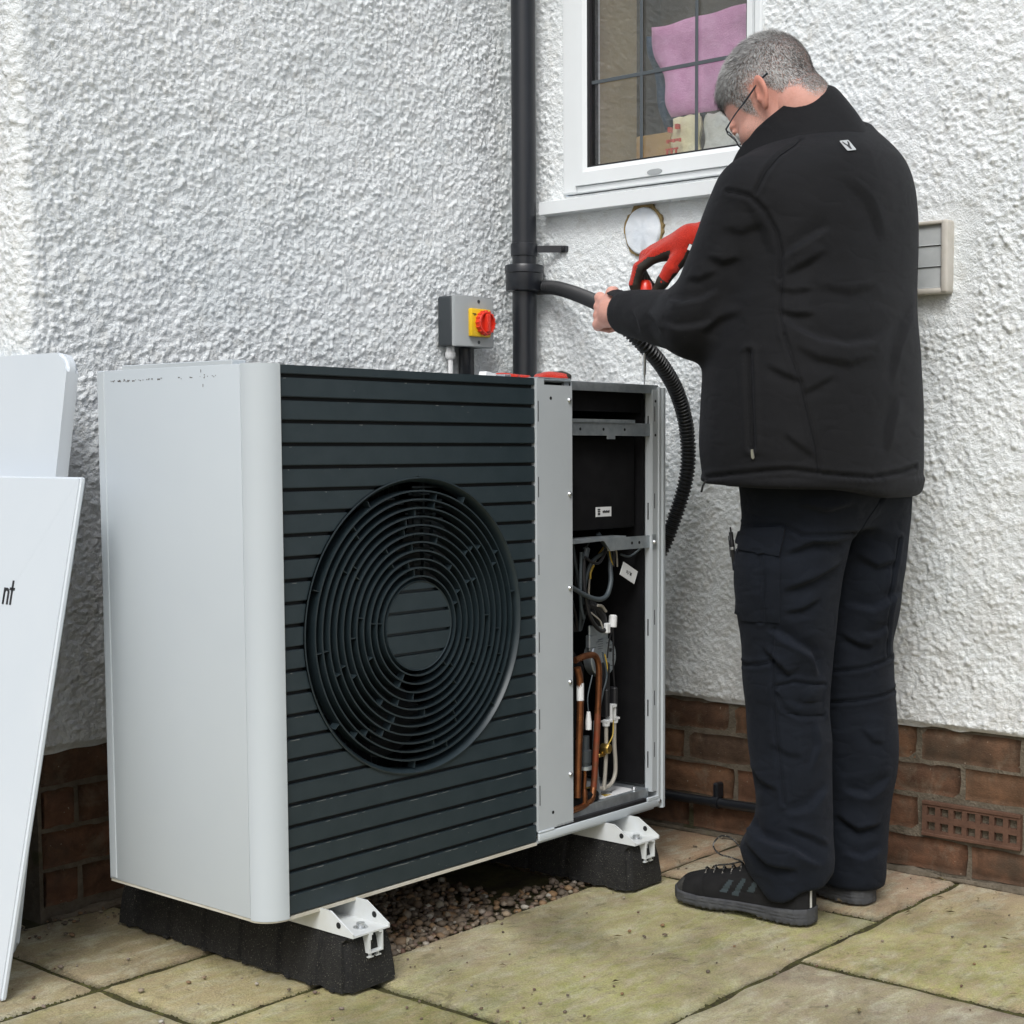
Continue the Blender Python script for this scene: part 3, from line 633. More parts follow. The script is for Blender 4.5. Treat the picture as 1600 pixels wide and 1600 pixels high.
part("knob_grip", B().box(1.166 - .022, 1.166 + .022, yfr - .030, yfr - .015, 1.214 - .0065, 1.214 + .0065, .003, 2, M=Matrix.Translation((1.166, 0, 1.214)) @ Matrix.Rotation(math.radians(90), 4, 'Y') @ Matrix.Translation((-1.166, 0, -1.214))), M["red"], kn)
b = B().box(1.127, 1.1345, yfr - .0128, yfr - .0118, 1.2335, 1.2355).box(1.1325, 1.1345, yfr - .0128, yfr - .0118, 1.230, 1.2335).box(1.136, 1.1385, yfr - .0128, yfr - .0118, 1.2315, 1.2355)
part("printed_mark", b, M["ink"], iso)
for z in (1.266, 1.168):
    part("cover_screw", B().lathe([(0, 0), (.0042, 0), (.0042, .001), (.0012, .001), (.0012, -.001), (0, -.001)], (1.160, yfr - .0002, z), (0, -1, 0), 12), M["charcoal"], iso)
part("cable_gland", B().lathe([(.0095, 0), (.0105, -.003), (.0105, -.012), (.0125, -.014), (.0125, -.024), (.0095, -.029), (.006, -.031), (.006, -.2)], (1.113, .668, iz0), n=8 * 3), M["label"], iso, "white cable gland with white cable")
part("conduit_gland", B().lathe([(.016, 0), (.019, -.002), (.019, -.07), (.016, -.075), (.016, -.25)], (1.166, .666, iz0), n=24), M["blackplastic"], iso, "thick black conduit gland")

# ------------------------------------------------------------------ sealed hole under the sill
g = random.Random(5)
cap = empty("sealed_duct", (XR, .272, 1.427), "round white cap sealed with brown foam in the wall under the sill", "sealed duct")
def blob(cy, cz, ry, rz, n, jit, x, th, skew=0):
    pts = []
    for k in range(n):
        t = 2 * math.pi * k / n; q = 1 + jit * g.uniform(-1, 1); pts.append((ry * q * math.cos(t), rz * q * math.sin(t) + skew * max(0, math.sin(t)) ** 6))
    return B().prism(pts, (x, cy, cz), (0, 1, 0), (0, 0, 1), (th, 0, 0))
b = blob(.272, 1.428, .0585, .0595, 46, .055, XR - .0075, .02, .012); part("foam_ring", b, M["foam_fill"], cap)
b = B().lathe([(0, .0), (.049, .0), (.0515, -.002), (.0525, -.006), (.0525, -.015)], (XR - .0135, .272, 1.427), (-1, 0, 0), 40)
for v in b.bm.verts: v.co.x += .0016 * math.sin(v.co.y * 160) * math.cos(v.co.z * 120); v.co.z += (v.co.z - 1.427) * .06
part("cap_disc", b, M["plaster_cap"], cap)

# ------------------------------------------------------------------ louvred vent behind the man
vent = empty("wall_vent", (XR, -.41, 1.306), "weathered grey louvred vent cover on the roughcast wall behind the man", "vent")
vy0, vy1, vz0, vz1 = -.533, -.285, 1.231, 1.381
b = B(); xo = XR - .030
b.box(xo, XR + .01, vy0, vy0 + .017, vz0, vz1, .006, 3).box(xo, XR + .01, vy1 - .017, vy1, vz0, vz1, .006, 3).box(xo + .002, XR + .01, vy0 + .012, vy1 - .012, vz1 - .008, vz1 - .0005, .003, 2).box(xo + .001, XR + .01, vy0 + .012, vy1 - .012, vz0 + .0005, vz0 + .012, .004, 2)
part("vent_frame", b, M["ventframe"], vent)
for k in range(3):
    za, zb_ = vz0 + .012 + k * .0435, vz0 + .012 + (k + 1) * .0435
    b = B().prism([(-.0225, .0010), (-.0215, .0022), (-.0195, .0430), (.004, .0430), (.004, .0010)], (XR, vy0 + .0165, za), (1, 0, 0), (0, 0, 1), (0, vy1 - vy0 - .033, 0))
    part("louvre", b, M["ventgrey"], vent)
part("vent_back", B().box(XR - .004, XR + .008, vy0 + .01, vy1 - .01, vz0 + .005, vz1 - .005), M["dark"], vent)

# ------------------------------------------------------------------ flexible conduit the man is holding
def corrugated(pts, r, pitch, n=18):
    P = np.array(pts); d = np.r_[0, np.cumsum(np.linalg.norm(np.diff(P, axis=0), axis=1))]
    s = np.arange(0, d[-1], pitch / 4); Q = np.stack([np.interp(s, d, P[:, k]) for k in range(3)], -1)
    rr = [r if (i % 4) in (0, 1) else r * .80 for i in range(len(s))]
    return B().tube([tuple(q) for q in Q], rr, n)
cp = spline([(1.345, .600, 1.312), (1.325, .520, 1.306), (1.262, .400, 1.280), (1.125, .215, 1.236), (1.000, .085, 1.205), (.985, .045, 1.180), (1.030, .012, 1.130), (1.098, .012, 1.085),
             (1.168, .025, 1.030), (1.215, .035, .955), (1.236, .048, .860), (1.228, .075, .760), (1.205, .115, .660), (1.150, .20, .56), (1.125, .30, .47)], 14)
tag(part("conduit", corrugated(cp, .0176, .0088), M["blackmatt"], None, None, 28), "black corrugated conduit looping from the downpipe through the man's hand", "conduit")

# black pipe clipped along the foot of the right wall
tag(pp := empty("plinth_pipe", (XW, .1, .083), "thin black pipe clipped along the brick plinth behind the man's legs", "pipe"), None)
part("pipe", B().tube(spline([(1.355, .69, .080), (1.357, .40, .079), (1.358, .10, .081), (1.357, -.10, .084), (1.358, -.34, .082), (1.372, -.372, .080), (1.40, -.378, .079)], 8), .0115, 12), M["blackplastic"], pp)
b = B().lathe([(.0118, -.009), (.0145, -.009), (.0145, .009), (.0118, .009)], (1.358, .050, .082), (0, 1, 0), 16).box(1.352, XW - .002, .043, .057, .092, .128, .003)
part("pipe_clip", b, M["blackplastic"], pp)

# ------------------------------------------------------------------ two loose covers leaning beside the pump
def leaning(name, yr, depth, xb, xt, zt, th, rad, mat_, label, cat, off=0):
    """cover lying in the plane from (xb, 0) up to (xt, zt); its near edge at y = yr, running back"""
    up = Vector((xt - xb, 0, zt)).normalized(); nr = Vector((up.z, 0, -up.x)); L = math.hypot(xt - xb, zt)
    pts = []
    for cx, cy, a0 in ((rad, rad, 180), (depth - rad, rad, 270), (depth - rad, L - rad, 0), (rad, L - rad, 90)):
        for k in range(7 if rad > .005 else 2):
            a = math.radians(a0 + 90 * k / (6 if rad > .005 else 1)); pts.append((cx + rad * math.cos(a), cy + rad * math.sin(a)))
    b = B().prism(pts, (xb, yr, .002), (0, 1, 0), up, nr * th)
    es = [e for e in b.bm.edges if len({round((v.co - Vector((xb, yr, .002))).dot(nr), 5) for v in e.verts}) == 1]
    bmesh.ops.bevel(b.bm, geom=es, offset=min(th * .3, .006), segments=3, affect='EDGES')
    return b, up, nr
b, up, nr = leaning("cover", .518, .66, -.165, -.006, 1.083, .024, .035, M["lid"], "", "")
lid = part("rounded_cover", b, M["lid"], None, None, 30)
tag(lid, "white cover with rounded corners leaning furthest back on the left", "cover panel")
b, up, nr = leaning("cover", .352, .70, -.268, -.094, .862, .012, .002, M["lid"], "", "")
b.box(0, 1, 0, 1, 0, 1) if False else None
front = empty("flat_cover", (-.268, .352, 0), "square cornered white cover with the letters nt leaning before the rounded one", "cover panel")
part("panel", b, M["lid"], front, None, 30)
b = B(); o0 = Vector((-.268, .352, .002)) + nr * .0119
b.prism([(.16, .10), (.67, .10), (.67, .80), (.16, .80)], o0, (0, 1, 0), up, nr * .030)
part("back_rim", b, M["lid"], front)
# letters: strokes laid on the sheet
def stroke(b, pts, r, o, u, v, w, th):
    P = [np.array(p, float) for p in pts]; n = len(P); Lf, Rt = [], []
    for i in range(n):
        t = P[min(i + 1, n - 1)] - P[max(i - 1, 0)]; t = t / np.linalg.norm(t); q = np.array([-t[1], t[0]]) * r
        if i == 0: P[i] = P[i] - t * r * .6
        if i == n - 1: P[i] = P[i] + t * r * .6
        Lf.append(P[i] + q); Rt.append(P[i] - q)
    return b.prism([tuple(p) for p in Lf + Rt[::-1]], o, u, v, Vector(w) * th)
b = B(); ol = Vector((-.268, .352, .002)) - nr * .0011
def letter(pts, r=.0024): stroke(b, [(p_[0] + .136, p_[1]) for p_ in pts], r, ol, (0, 1, 0), up, nr, .0014)
# (distance back from the near edge, height up the sheet)
letter([(.020, .652), (.020, .692)]); letter([(.014, .6785), (.0265, .6785)])
arch = [(.0305 + .0065 * (1 - math.cos(math.radians(a))), .671 + .0065 * math.sin(math.radians(a))) for a in range(0, 181, 20)]
letter([(.0305, .652)] + arch + [(.0435, .652)]); letter([(.0435, .652), (.0435, .6785)])
part("lettering", b, M["ink"], front)

# ------------------------------------------------------------------ the heat pump
HW, HD, Z0, Z1 = 1.087, .440, .1351, 1.0481
hp = empty("heat_pump", (HW / 2, HD / 2, Z0), "white and slate grey heat pump with its right hand cover off, showing pipes and wires", "heat pump")
rc = .043
# side cover and rounded corner strip
part("side_cover", B().box(-.0008, .010, .0395, HD, Z0, Z1, .0012, 2), M["panel"], hp, "flat white end cover with scuffed top edge")
part("rear_lip", B().box(-.0022, .004, HD - .022, HD - .003, Z0 + .003, Z1 - .001, .001), M["panel"], hp)
pr = [(-.0012, .0380)] + [(rc - .0012 - rc * math.cos(math.radians(a)), rc - .0055 - rc * math.sin(math.radians(a))) for a in range(4, 91, 6)] + [(.0445, -.0055), (.0445, .004)]
inner = [(p[0] + .006, p[1] + .009) for p in pr[::-1][2:]]
b = B().prism(pr + [(.036, .006), (.012, .038)], (0, 0, Z0 - .002), (1, 0, 0), (0, 1, 0), (0, 0, Z1 - Z0 + .003))
part("corner_strip", b, M["panel"], hp, "rounded white corner strip", 25)
b = B().prism([(p[0] + .001, p[1] + .002) for p in pr] + [(.036, .006), (.012, .038)], (0, 0, Z0 - .0052), (1, 0, 0), (0, 1, 0), (0, 0, .0032))
b.box(.0005, HW - .03, .040, HD - .002, Z0 - .005, Z0 - .0005).box(.046, .667, -.001, .040, Z0 - .0062, Z0 - .0008)
part("base_edge", b, M["cream"], hp)
# scuffs along the top of the end cover
b = B(); g = random.Random(2); pts = []
for k in range(46):
    y = g.uniform(.10, .40) if k % 4 else g.uniform(.28, .40); z = Z1 - .018 + g.gauss(0, .0012) - .004 * (y - .2); L = g.uniform(.001, .006); hh = g.uniform(.0006, .0022) * (3 if g.random() < .12 else 1)
    b.face([(-.0011, y, z), (-.0011, y + L, z + .0004), (-.0011, y + L * .8, z - hh), (-.0011, y + L * .3, z - hh * .8)])
for y, z in ((.14, 1.042), (.135, 1.018)): b.face([(-.0011, y, z), (-.0011, y + .0018, z), (-.0011, y + .0016, z - .005), (-.0011, y + .0004, z - .005)])
part("scuff_mark", b, mat("dark_scuff", (.10, .085, .07), .8), hp)
# top sheet
b = B().box(.012, HW - .012, .012, HD - .004, Z1 - .006, Z1 - .001, .001).box(.0, .028, .060, HD - .075, Z1 - .002, Z1 + .0075, .001)
part("top_cover", b, M["panel"], hp)
part("top_hinge", B().box(.285, .397, .19, .26, Z1 - .001, Z1 + .0125, .001).box(.398, .430, .19, .26, Z1 - .001, Z1 + .012, .001), M["galv"], hp)
part("top_hinge", B().box(.55, .67, .19, .25, Z1 - .001, Z1 + .0125, .001), M["galv"], hp)

# slatted front with a round opening
FC, FR = (.3545, .5943), .2663; FX0, FX1 = .0452, .6668
def clip_piece(zt, zb, x0, x1, side, R):
    """slat piece between x0 and x1 (x as a function of z where it meets the circle)"""
    zz = np.linspace(zb, zt, 7); L = []
    for z in zz:
        d = R * R - (z - FC[1]) ** 2; w = math.sqrt(d) if d > 0 else None; L.append((z, w))
    return L
def slat_polys(zt, zb):
    R = FR + .0005; zz = np.linspace(zb, zt, 9); w = [math.sqrt(max(R * R - (z - FC[1]) ** 2, 0)) for z in zz]
    if max(w) <= 1e-4: return [[(FX0, zb), (FX1, zb), (FX1, zt), (FX0, zt)]]
    left = [(FX0, zb)] + [(FC[0] - max(ww, .0002), z) for z, ww in zip(zz, w)] + [(FX0, zt)]
    right = [(FX1, zt)] + [(FC[0] + max(ww, .0002), z) for z, ww in list(zip(zz, w))[::-1]] + [(FX1, zb)]
    return [left, right]
fp_b = B(); n = 120
ringv = [(FC[0] + (FR + .0006) * math.cos(2 * math.pi * k / n), FC[1] + (FR + .0006) * math.sin(2 * math.pi * k / n)) for k in range(n)]
def to_rect(p):
    dx, dz = p[0] - FC[0], p[1] - FC[1]; t = min((FX1 - FC[0]) / dx if dx > 1e-9 else 9e9, (FX0 - FC[0]) / dx if dx < -1e-9 else 9e9, (Z1 - .001 - FC[1]) / dz if dz > 1e-9 else 9e9, (Z0 + .001 - FC[1]) / dz if dz < -1e-9 else 9e9)
    return (FC[0] + dx * t, FC[1] + dz * t)
ang = sorted([2 * math.pi * k / n for k in range(n)] + [math.atan2(z - FC[1], x - FC[0]) % (2 * math.pi) for x in (FX0, FX1) for z in (Z0 + .001, Z1 - .001)])
iv = [(FC[0] + (FR + .0006) * math.cos(a), FC[1] + (FR + .0006) * math.sin(a)) for a in ang]; ov = [to_rect(p) for p in iv]
for k in range(len(ang)):
    q = (k + 1) % len(ang)
    fp_b.face([(iv[k][0], .0085, iv[k][1]), (iv[q][0], .0085, iv[q][1]), (ov[q][0], .0085, ov[q][1]), (ov[k][0], .0085, ov[k][1])])
    fp_b.face([(iv[k][0], .0085, iv[k][1]), (iv[q][0], .0085, iv[q][1]), (iv[q][0], .03, iv[q][1]), (iv[k][0], .03, iv[k][1])])
bmesh.ops.remove_doubles(fp_b.bm, verts=fp_b.bm.verts, dist=1e-6)
front_panel = part("front_panel", fp_b, M["dark"], hp)
GAP = .0062; edges = [Z1] + [1.0305 - .0373 * k for k in range(24)] + [Z0 + .0015 - GAP / 2]
for k in range(25):
    zt = edges[k] - (GAP / 2 if k else 0); zb = edges[k + 1] + GAP / 2
    for poly in slat_polys(zt, zb):                # rows crossing the round opening are two slats
        b = B().prism(poly, (0, 0, 0), (1, 0, 0), (0, 0, 1), (0, .0095, 0))
        es = [e for e in b.bm.edges if all(abs(v.co.y) < 1e-6 for v in e.verts) and abs(e.verts[0].co.z - e.verts[1].co.z) < 1e-5 and abs(e.verts[0].co.x - e.verts[1].co.x) > .004]
        bmesh.ops.bevel(b.bm, geom=es, offset=.0012, segments=2, affect='EDGES')
        part("slat", b, M["slate"], front_panel, None, 25)
# pale wear along some slat edges
b = B(); g = random.Random(9)
for k in range(1, 25):
    low = (k / 24) ** 3
    for _ in range(int(3 + 14 * low)):
        x = g.uniform(.05, .64); L = g.uniform(.003, .035 * (0.3 + low)); zt = edges[k] - GAP / 2 - g.uniform(.0003, .0012)
        if (x + L / 2 - FC[0]) ** 2 + (zt - FC[1]) ** 2 < (FR + .02) ** 2: continue
        b.face([(x, -.0002, zt), (x + L, -.0002, zt + .0004), (x + L * .9, -.0002, zt - g.uniform(.0004, .0013)), (x + L * .2, -.0002, zt - .0007)])
for _ in range(70):
    x, z = g.uniform(.05, .66), Z0 + .9 * g.random() ** 2.4
    if (x - FC[0]) ** 2 + (z - FC[1]) ** 2 < (FR + .02) ** 2 or min(abs(z - e) for e in edges) < .006: continue
    L = g.uniform(.0006, .0022); b.face([(x, -.0002, z), (x + L, -.0002, z), (x + L, -.0002, z - L * .6), (x, -.0002, z - L * .7)])
part("wear_mark", b, mat("pale_wear", (.16, .17, .165), .7), front_panel)
# round guard: fins, ribs, hub plate
b = B().lathe([(FR + .001, -.003), (FR - .0015, -.0035), (FR - .0075, .004), (FR - .0085, .026), (FR - .0065, .026), (FR - .001, .010)], (FC[0], 0, FC[1]), (0, 1, 0), 128)
guard = part("fan_guard", b, M["slate_ring"], hp, None, 40)
NR = 11; R0 = .0895; DR = (FR - .0085 - R0) / NR
for k in range(NR):
    r = R0 + DR * k
    part("ring", B().lathe([(r - .0014, -.0015), (r + .0014, -.0015), (r + .0010, .0235), (r - .0010, .0235), (r - .0014, -.0015)], (FC[0], 0, FC[1]), (0, 1, 0), 112), M["slate_ring"], guard, None, 50)
b = B(); g = random.Random(12)
for k in range(NR):
    r = R0 + DR * k + .0014; m_ = 5 if k < 4 else 7; ph = g.uniform(0, 6.28)
    for j in range(m_):
        a = ph + 2 * math.pi * j / m_ + g.uniform(-.12, .12); u = Vector((math.cos(a), 0, math.sin(a))); v = Vector((-u.z, 0, u.x)); c = Vector((FC[0], .0, FC[1]))
        b.prism([(r - .0005, -.0007), (r + DR - .0023, -.0007), (r + DR - .0023, .0007), (r - .0005, .0007)], c, u, v, Vector((0, .018, 0)))
part("rib", b, M["slate_ring"], guard)["kind"] = "stuff"
b = B(); R = .0785
for k in range(25):
    zt = min(edges[k] - GAP / 2, FC[1] + R * .999); zb = max(edges[k + 1] + GAP / 2, FC[1] - R * .999)
    if zt <= zb: continue
    zz = np.linspace(zb, zt, 9); w = [math.sqrt(max(R * R - (z - FC[1]) ** 2, 1e-8)) for z in zz]
    b.prism([(FC[0] - ww, z) for z, ww in zip(zz, w)] + [(FC[0] + ww, z) for z, ww in list(zip(zz, w))[::-1]], (0, .001, 0), (1, 0, 0), (0, 0, 1), (0, .009, 0))
part("hub_plate", b, M["slate"], guard, None, 25)
b = B().lathe([(0, .0098), (.0785, .0098), (.0788, .001), (.0808, .0), (.0825, .006), (.085, .024), (0, .026)], (FC[0], 0, FC[1]), (0, 1, 0), 80)
part("hub_ring", b, M["slate_ring"], guard)
# fan behind
b = B().lathe([(0, .05), (.07, .05), (.085, .07), (.085, .15), (0, .15)], (FC[0], 0, FC[1]), (0, 1, 0), 40)
fan = part("fan", b, M["blade"], hp)
for k in range(3):
    V = []; F = []
    for i in range(8):
        r = .08 + (.245 - .08) * i / 7
        for j in range(8):
            a = 2 * math.pi * k / 3 + .35 + (j / 7 - .5) * (1.25 - .35 * i / 7) + .35 * i / 7
            V.append((FC[0] + r * math.cos(a), .055 + .075 * j / 7 + .01 * math.sin(i), FC[1] + r * math.sin(a)))
    F = [(i * 8 + j, i * 8 + j + 1, i * 8 + j + 9, i * 8 + j + 8) for i in range(7) for j in range(7)]
    put("blade", mesh_np("blade", V, F), M["blade"], fan, None, None)
b = B(); g = random.Random(4)
for k in range(13):
    z = .690 + k * .0125; b.box(.385 + .02 * math.sin(k), .445 + .012 * math.cos(k * 2), .036, .040, z, z + .004)
    if k % 2: b.box(.375, .392, .034, .038, z - .002, z + .006)
b.box(.405, .410, .041, .05, .68, .86).box(.43, .436, .041, .05, .68, .80).box(.44, .475, .040, .044, .700, .712).box(.43, .465, .040, .044, .735, .75).box(.425, .455, .040, .044, .765, .785)
for k in range(5): b.box(.30 + .02 * k, .335 + .022 * k, .040, .044, .80 - .009 * k + .02, .803 - .009 * k + .02)
part("motor_bracket", b, M["slate"], hp)
# chassis: dark inside
b = B().box(.012, HW - .02, HD - .012, HD - .002, Z0 + .002, Z1 - .006).box(.690, .700, .03, HD - .013, Z0 + .01, Z1 - .007).box(.012, .690, .034, HD - .013, Z0 + .001, Z0 + .008)
b.box(.0105, .016, .045, HD - .013, Z0 + .002, Z1 - .007).box(.701, HW - .035, .034, HD - .013, Z1 - .030, Z1 - .0065)
part("casing", b, M["dark"], hp)
b = B()
for k in range(46): b.box(.03 + k * .0141, .031 + k * .0141, HD - .06, HD - .013, Z0 + .03, Z1 - .04)
part("heat_exchanger_fins", b, M["galv"], hp)["kind"] = "stuff"

# grey steel upright with slots and screws, right of the slats
b = B(); ux0, ux1 = .6685, .7755
b.prism([(ux0, .0205), (ux0 + .0008, Z1 - Z0 - .0005), (ux0 + .0225, Z1 - Z0 - .0005), (ux0 + .0230, Z1 - Z0 - .0125), (ux1, Z1 - Z0 - .0125), (ux1, .0205)], (0, -.0035, Z0), (1, 0, 0), (0, 0, 1), (0, .0022, 0))
b.box(ux1 - .0022, ux1, -.0013, .030, Z0 + .0206, Z1 - .0126).box(ux0, ux0 + .002, -.0013, .012, Z0 + .0206, Z1 - .001)
up_ = part("upright", b, M["greymetal"], hp, "light grey steel upright beside the slats", 20)
b = B()
for k, z in enumerate((.984, .837, .685, .5325, .380, .2275)): b.box(ux0 + .0042, ux0 + .0062, -.0038, -.0034, z - .020, z + .020)
part("slot", b, M["dark"], up_)
b = B()
for x, z in ((.711, 1.010), (.713, .187)): b.lathe([(0, .0), (.0035, .0), (.0035, .0004), (0, .0004)], (x, -.0034, z), (0, -1, 0), 12)
part("hole", b, M["dark"], up_)
for z in (1.007, .821, .633, .443, .255):
    part("screw", B().lathe([(0, .0048), (.003, .0044), (.0052, .002), (.0056, 0), (0, 0)], (.7665, -.0035, z), (0, -1, 0), 14), M["screw"], up_)
# right hand column and its white trim
b = B().box(1.040, 1.058, -.003, -.0005, Z0 + .035, Z1 - .012, .0003).box(1.040, 1.0425, -.0004, .016, Z0 + .035, Z1 - .012).box(1.0585, 1.0665, -.0065, .02, Z0 + .003, Z1 - .006, .002, 2)
rcol = part("right_column", b, M["greymetal"], hp, "slotted grey steel column at the open right end", 20)
b = B()
for z in (.985, .80, .55, .375, .262):
    b.box(1.0466, 1.0486, -.0034, -.0031, z - .016, z + .016); b.box(1.0394, 1.0399, .007, .010, z - .040, z - .004)
for z in (1.012, .94): b.lathe([(0, 0), (.003, 0), (.003, .0004), (0, .0004)], (1.050, -.0031, z), (0, -1, 0), 12)
part("slot", b, M["dark"], rcol)["kind"] = "stuff"
b = B().prism([(1.0665, -.004), (1.072, -.0085), (1.080, -.0075), (HW, .002), (HW, .012), (1.070, .012)], (0, 0, Z0 - .004), (1, 0, 0), (0, 1, 0), (0, 0, Z1 - Z0 - .003))
b.box(1.071, HW, .0125, HD - .003, Z0 + .002, Z1 - .004, .001)
part("right_cover", b, M["panel"], hp, None, 25)
# frame top rail over the open bay
b = B().box(.776, 1.064, -.001, .0015, Z1 - .020, Z1 - .004, .0004).box(.690, 1.066, .0016, .034, Z1 - .0045, Z1 - .002).box(.760, .7745, .004, .010, Z1 - .018, Z1 - .0046)
part("top_rail", b, M["galv"], hp)
# black foam linings of the bay
b = B().box(1.0320, 1.0398, .018, HD - .013, Z0 + .05, Z1 - .031, .001).box(.7005, .708, .03, HD - .0135, Z0 + .04, Z1 - .031).box(.7085, 1.0285, HD - .030, HD - .0135, Z0 + .04, Z1 - .031)
b.box(.7765, 1.0395, .022, .033, Z1 - .060, Z1 - .0205)
part("foam_lining", b, M["foam"], hp)
# shelf rail, electronics box with its sticker
b = B().box(.70, 1.0395, .003, .0055, .938, .9645, .0004).box(.70, .985, .0056, .034, .9655, .9685).box(.70, .985, .001, .0034, .9646, .9715).box(.895, .920, .0025, .005, .931, .9381)
rail = part("shelf_rail", b, M["galv"], hp)
b = B()
for x in (.808, .882, .952): b.lathe([(0, 0), (.0032, 0), (.0032, .0004), (0, .0004)], (x, .0029, .951), (0, -1, 0), 12)
part("hole", b, M["dark"], rail)
box = part("electronics_box", B().box(.709, 1.018, .028, .30, .744, .936, .004, 2), M["foam"], hp, "black foam covered electronics box with a small white sticker")
st = part("sticker", B().box(.8865, .9370, .0268, .0278, .7705, .7905), M["label"], box)
b = B().box(.892, .900, .0262, .0267, .784, .787).box(.892, .900, .0262, .0267, .780, .7825).box(.8925, .8995, .0262, .0267, .774, .7785)
for k in range(9): b.box(.908 + k * .0026, .9098 + k * .0026, .0262, .0267, .7785 - .0007 * (k % 2), .7822 + .0008 * (k % 3))
put("printed_mark", b.mesh(), M["ink"], box)
# lower cross rail, with a bent tab
b = B().prism([(.70, .726), (1.0395, .7265), (1.0395, .7005), (.905, .7005), (.885, .722), (.70, .718)], (0, .004, 0), (1, 0, 0), (0, 0, 1), (0, .0025, 0))
b.box(.70, .962, .007, .05, .7262, .729).box(1.0396, 1.050, -.0046, -.0032, .698, .729)
rail2 = part("cross_rail", b, M["galv"], hp)
b = B()
for x in (.978, 1.003): b.lathe([(0, 0), (.0034, 0), (.0034, .0004), (0, .0004)], (x, .0039, .713), (0, -1, 0), 12)
part("hole", b, M["dark"], rail2)
part("screw", B().lathe([(0, .0048), (.003, .0044), (.0052, .002), (.0056, 0), (0, 0)], (1.045, -.0046, .712), (0, -1, 0), 14), M["screw"], rail2)
# wiring
def wire(name, pts, r, m, parent=hp, label=None): return part(name, B().tube(spline(pts, 6), r, 8), M[m], parent, label, 80)
wire("cable", [(.775, .012, .640), (.835, .020, .615), (.882, .020, .600), (.915, .022, .605), (.934, .026, .632), (.940, .032, .660), (.945, .038, .690), (.936, .045, .712), (.92, .05, .735)], .0052, "cable_grey")
wire("cable", [(.955, .045, .70), (.905, .050, .678), (.885, .052, .645), (.880, .054, .610), (.882, .055, .588)], .0045, "cable_grey")
wire("cable", [(.960, .055, .712), (.925, .058, .680), (.908, .060, .650), (.905, .062, .610), (.906, .062, .58)], .0022, "cable_white")
wire("cable", [(.952, .054, .71), (.918, .058, .676), (.897, .060, .648), (.894, .062, .605), (.896, .062, .58)], .0020, "wire_yellow")
wire("cable", [(.855, .03, .705), (.850, .03, .66), (.853, .028, .61), (.868, .028, .565), (.892, .03, .540), (.915, .032, .530), (.935, .034, .540)], .0044, "cable_black")
wire("cable", [(.842, .03, .700), (.840, .03, .64), (.846, .034, .59), (.862, .04, .56)], .0034, "cable_grey")
wire("cable", [(.845, .022, .690), (.868, .022, .678), (.895, .024, .676), (.925, .03, .70), (.94, .03, .715)], .0030, "cable_black")
wire("cable", [(.932, .03, .715), (.936, .03, .690), (.945, .030, .668)], .0016, "wire_yellow")
wire("cable", [(.948, .034, .715), (.955, .034, .69), (.952, .034, .664)], .0036, "cable_black")
wire("cable", [(.956, .034, .712), (.964, .034, .690), (.966, .034, .662)], .0018, "cable_white")
wire("cable", [(.905, .048, .668), (.895, .048, .655), (.893, .048, .640)], .0022, "wire_yellow")
wire("cable", [(.972, .03, .688), (1.000, .03, .682), (1.022, .03, .688), (1.032, .02, .700)], .0026, "cable_grey")
wg = random.Random(8)
for k in range(9):                                  # the rest of the loom, dark and half hidden
    x = .79 + .115 * wg.random(); y = .06 + .05 * wg.random(); xe = x + wg.uniform(-.03, .05)
    wire("cable", [(x + .05 * (k % 3 == 0), y, .722), (x + wg.uniform(-.01, .02), y - .012, .68), (x + wg.uniform(-.015, .015), y - .008, .63), (xe, y, .58), (xe + wg.uniform(-.01, .03), y + .01, .53)], wg.choice((.0018, .0026, .0034)), wg.choice(("cable_black", "cable_black", "cable_grey", "cable_grey", "wire_yellow")))
part("cable_tie", B().box(.925, .940, .018, .030, .698, .706, .001).box(.958, .966, .024, .034, .700, .710, .001), M["label"], hp)
part("connector", B().lathe([(.007, 0), (.0075, .024), (.005, .026), (0, .026)], (.853, .030, .684), (.3, 0, 1), 12), M["cable_grey"], hp)
mt = Matrix.Translation((.990, .022, .648)) @ Matrix.Rotation(math.radians(26), 4, 'Y')
tg = part("cable_tag", B().box(-.027, .027, -.0008, .0008, -.0145, .0145, M=mt), M["label"], hp, "white paper tag on a cable")
b = B()
for k in range(6): b.box(-.004 + .0008 * k, -.0035 + .0012 * k, -.0013, -.0009, -.006 + .0018 * k, -.0050 + .0018 * k, M=mt)
b.box(.0035, .0090, -.0013, -.0009, -.0035, .003, M=mt); b.box(-.0105, -.0035, -.0013, -.0009, .0012, .0022, M=mt); b.box(-.0105, -.0035, -.0013, -.0009, -.0008, .0002, M=mt); b.box(-.0105, -.0035, -.0013, -.0009, -.0030, -.0020, M=mt)
put("printed_mark", b.mesh(), M["ink"], tg)
part("wire_cluster", B().tube(spline([(.885, .05, .588), (.905, .045, .578), (.925, .045, .560), (.93, .045, .54)], 5), .011, 10).tube(spline([(.89, .04, .575), (.90, .04, .558), (.915, .04, .545)], 4), .006, 8), M["cable_black"], hp)
wire("cable", [(.878, .034, .572), (.892, .032, .562), (.906, .032, .552), (.915, .032, .535)], .0017, "cable_white")
wire("cable", [(.90, .034, .585), (.915, .034, .582), (.928, .034, .570)], .0030, "cable_white")
part("connector", B().lathe([(0, 0), (.0088, 0), (.0092, .004), (.0088, .023), (.006, .026), (0, .026)], (.9445, .030, .536), (.1, 0, 1), 14).box(.921, .934, .026, .036, .524, .546, .002), M["label"], hp, "white plug connector")
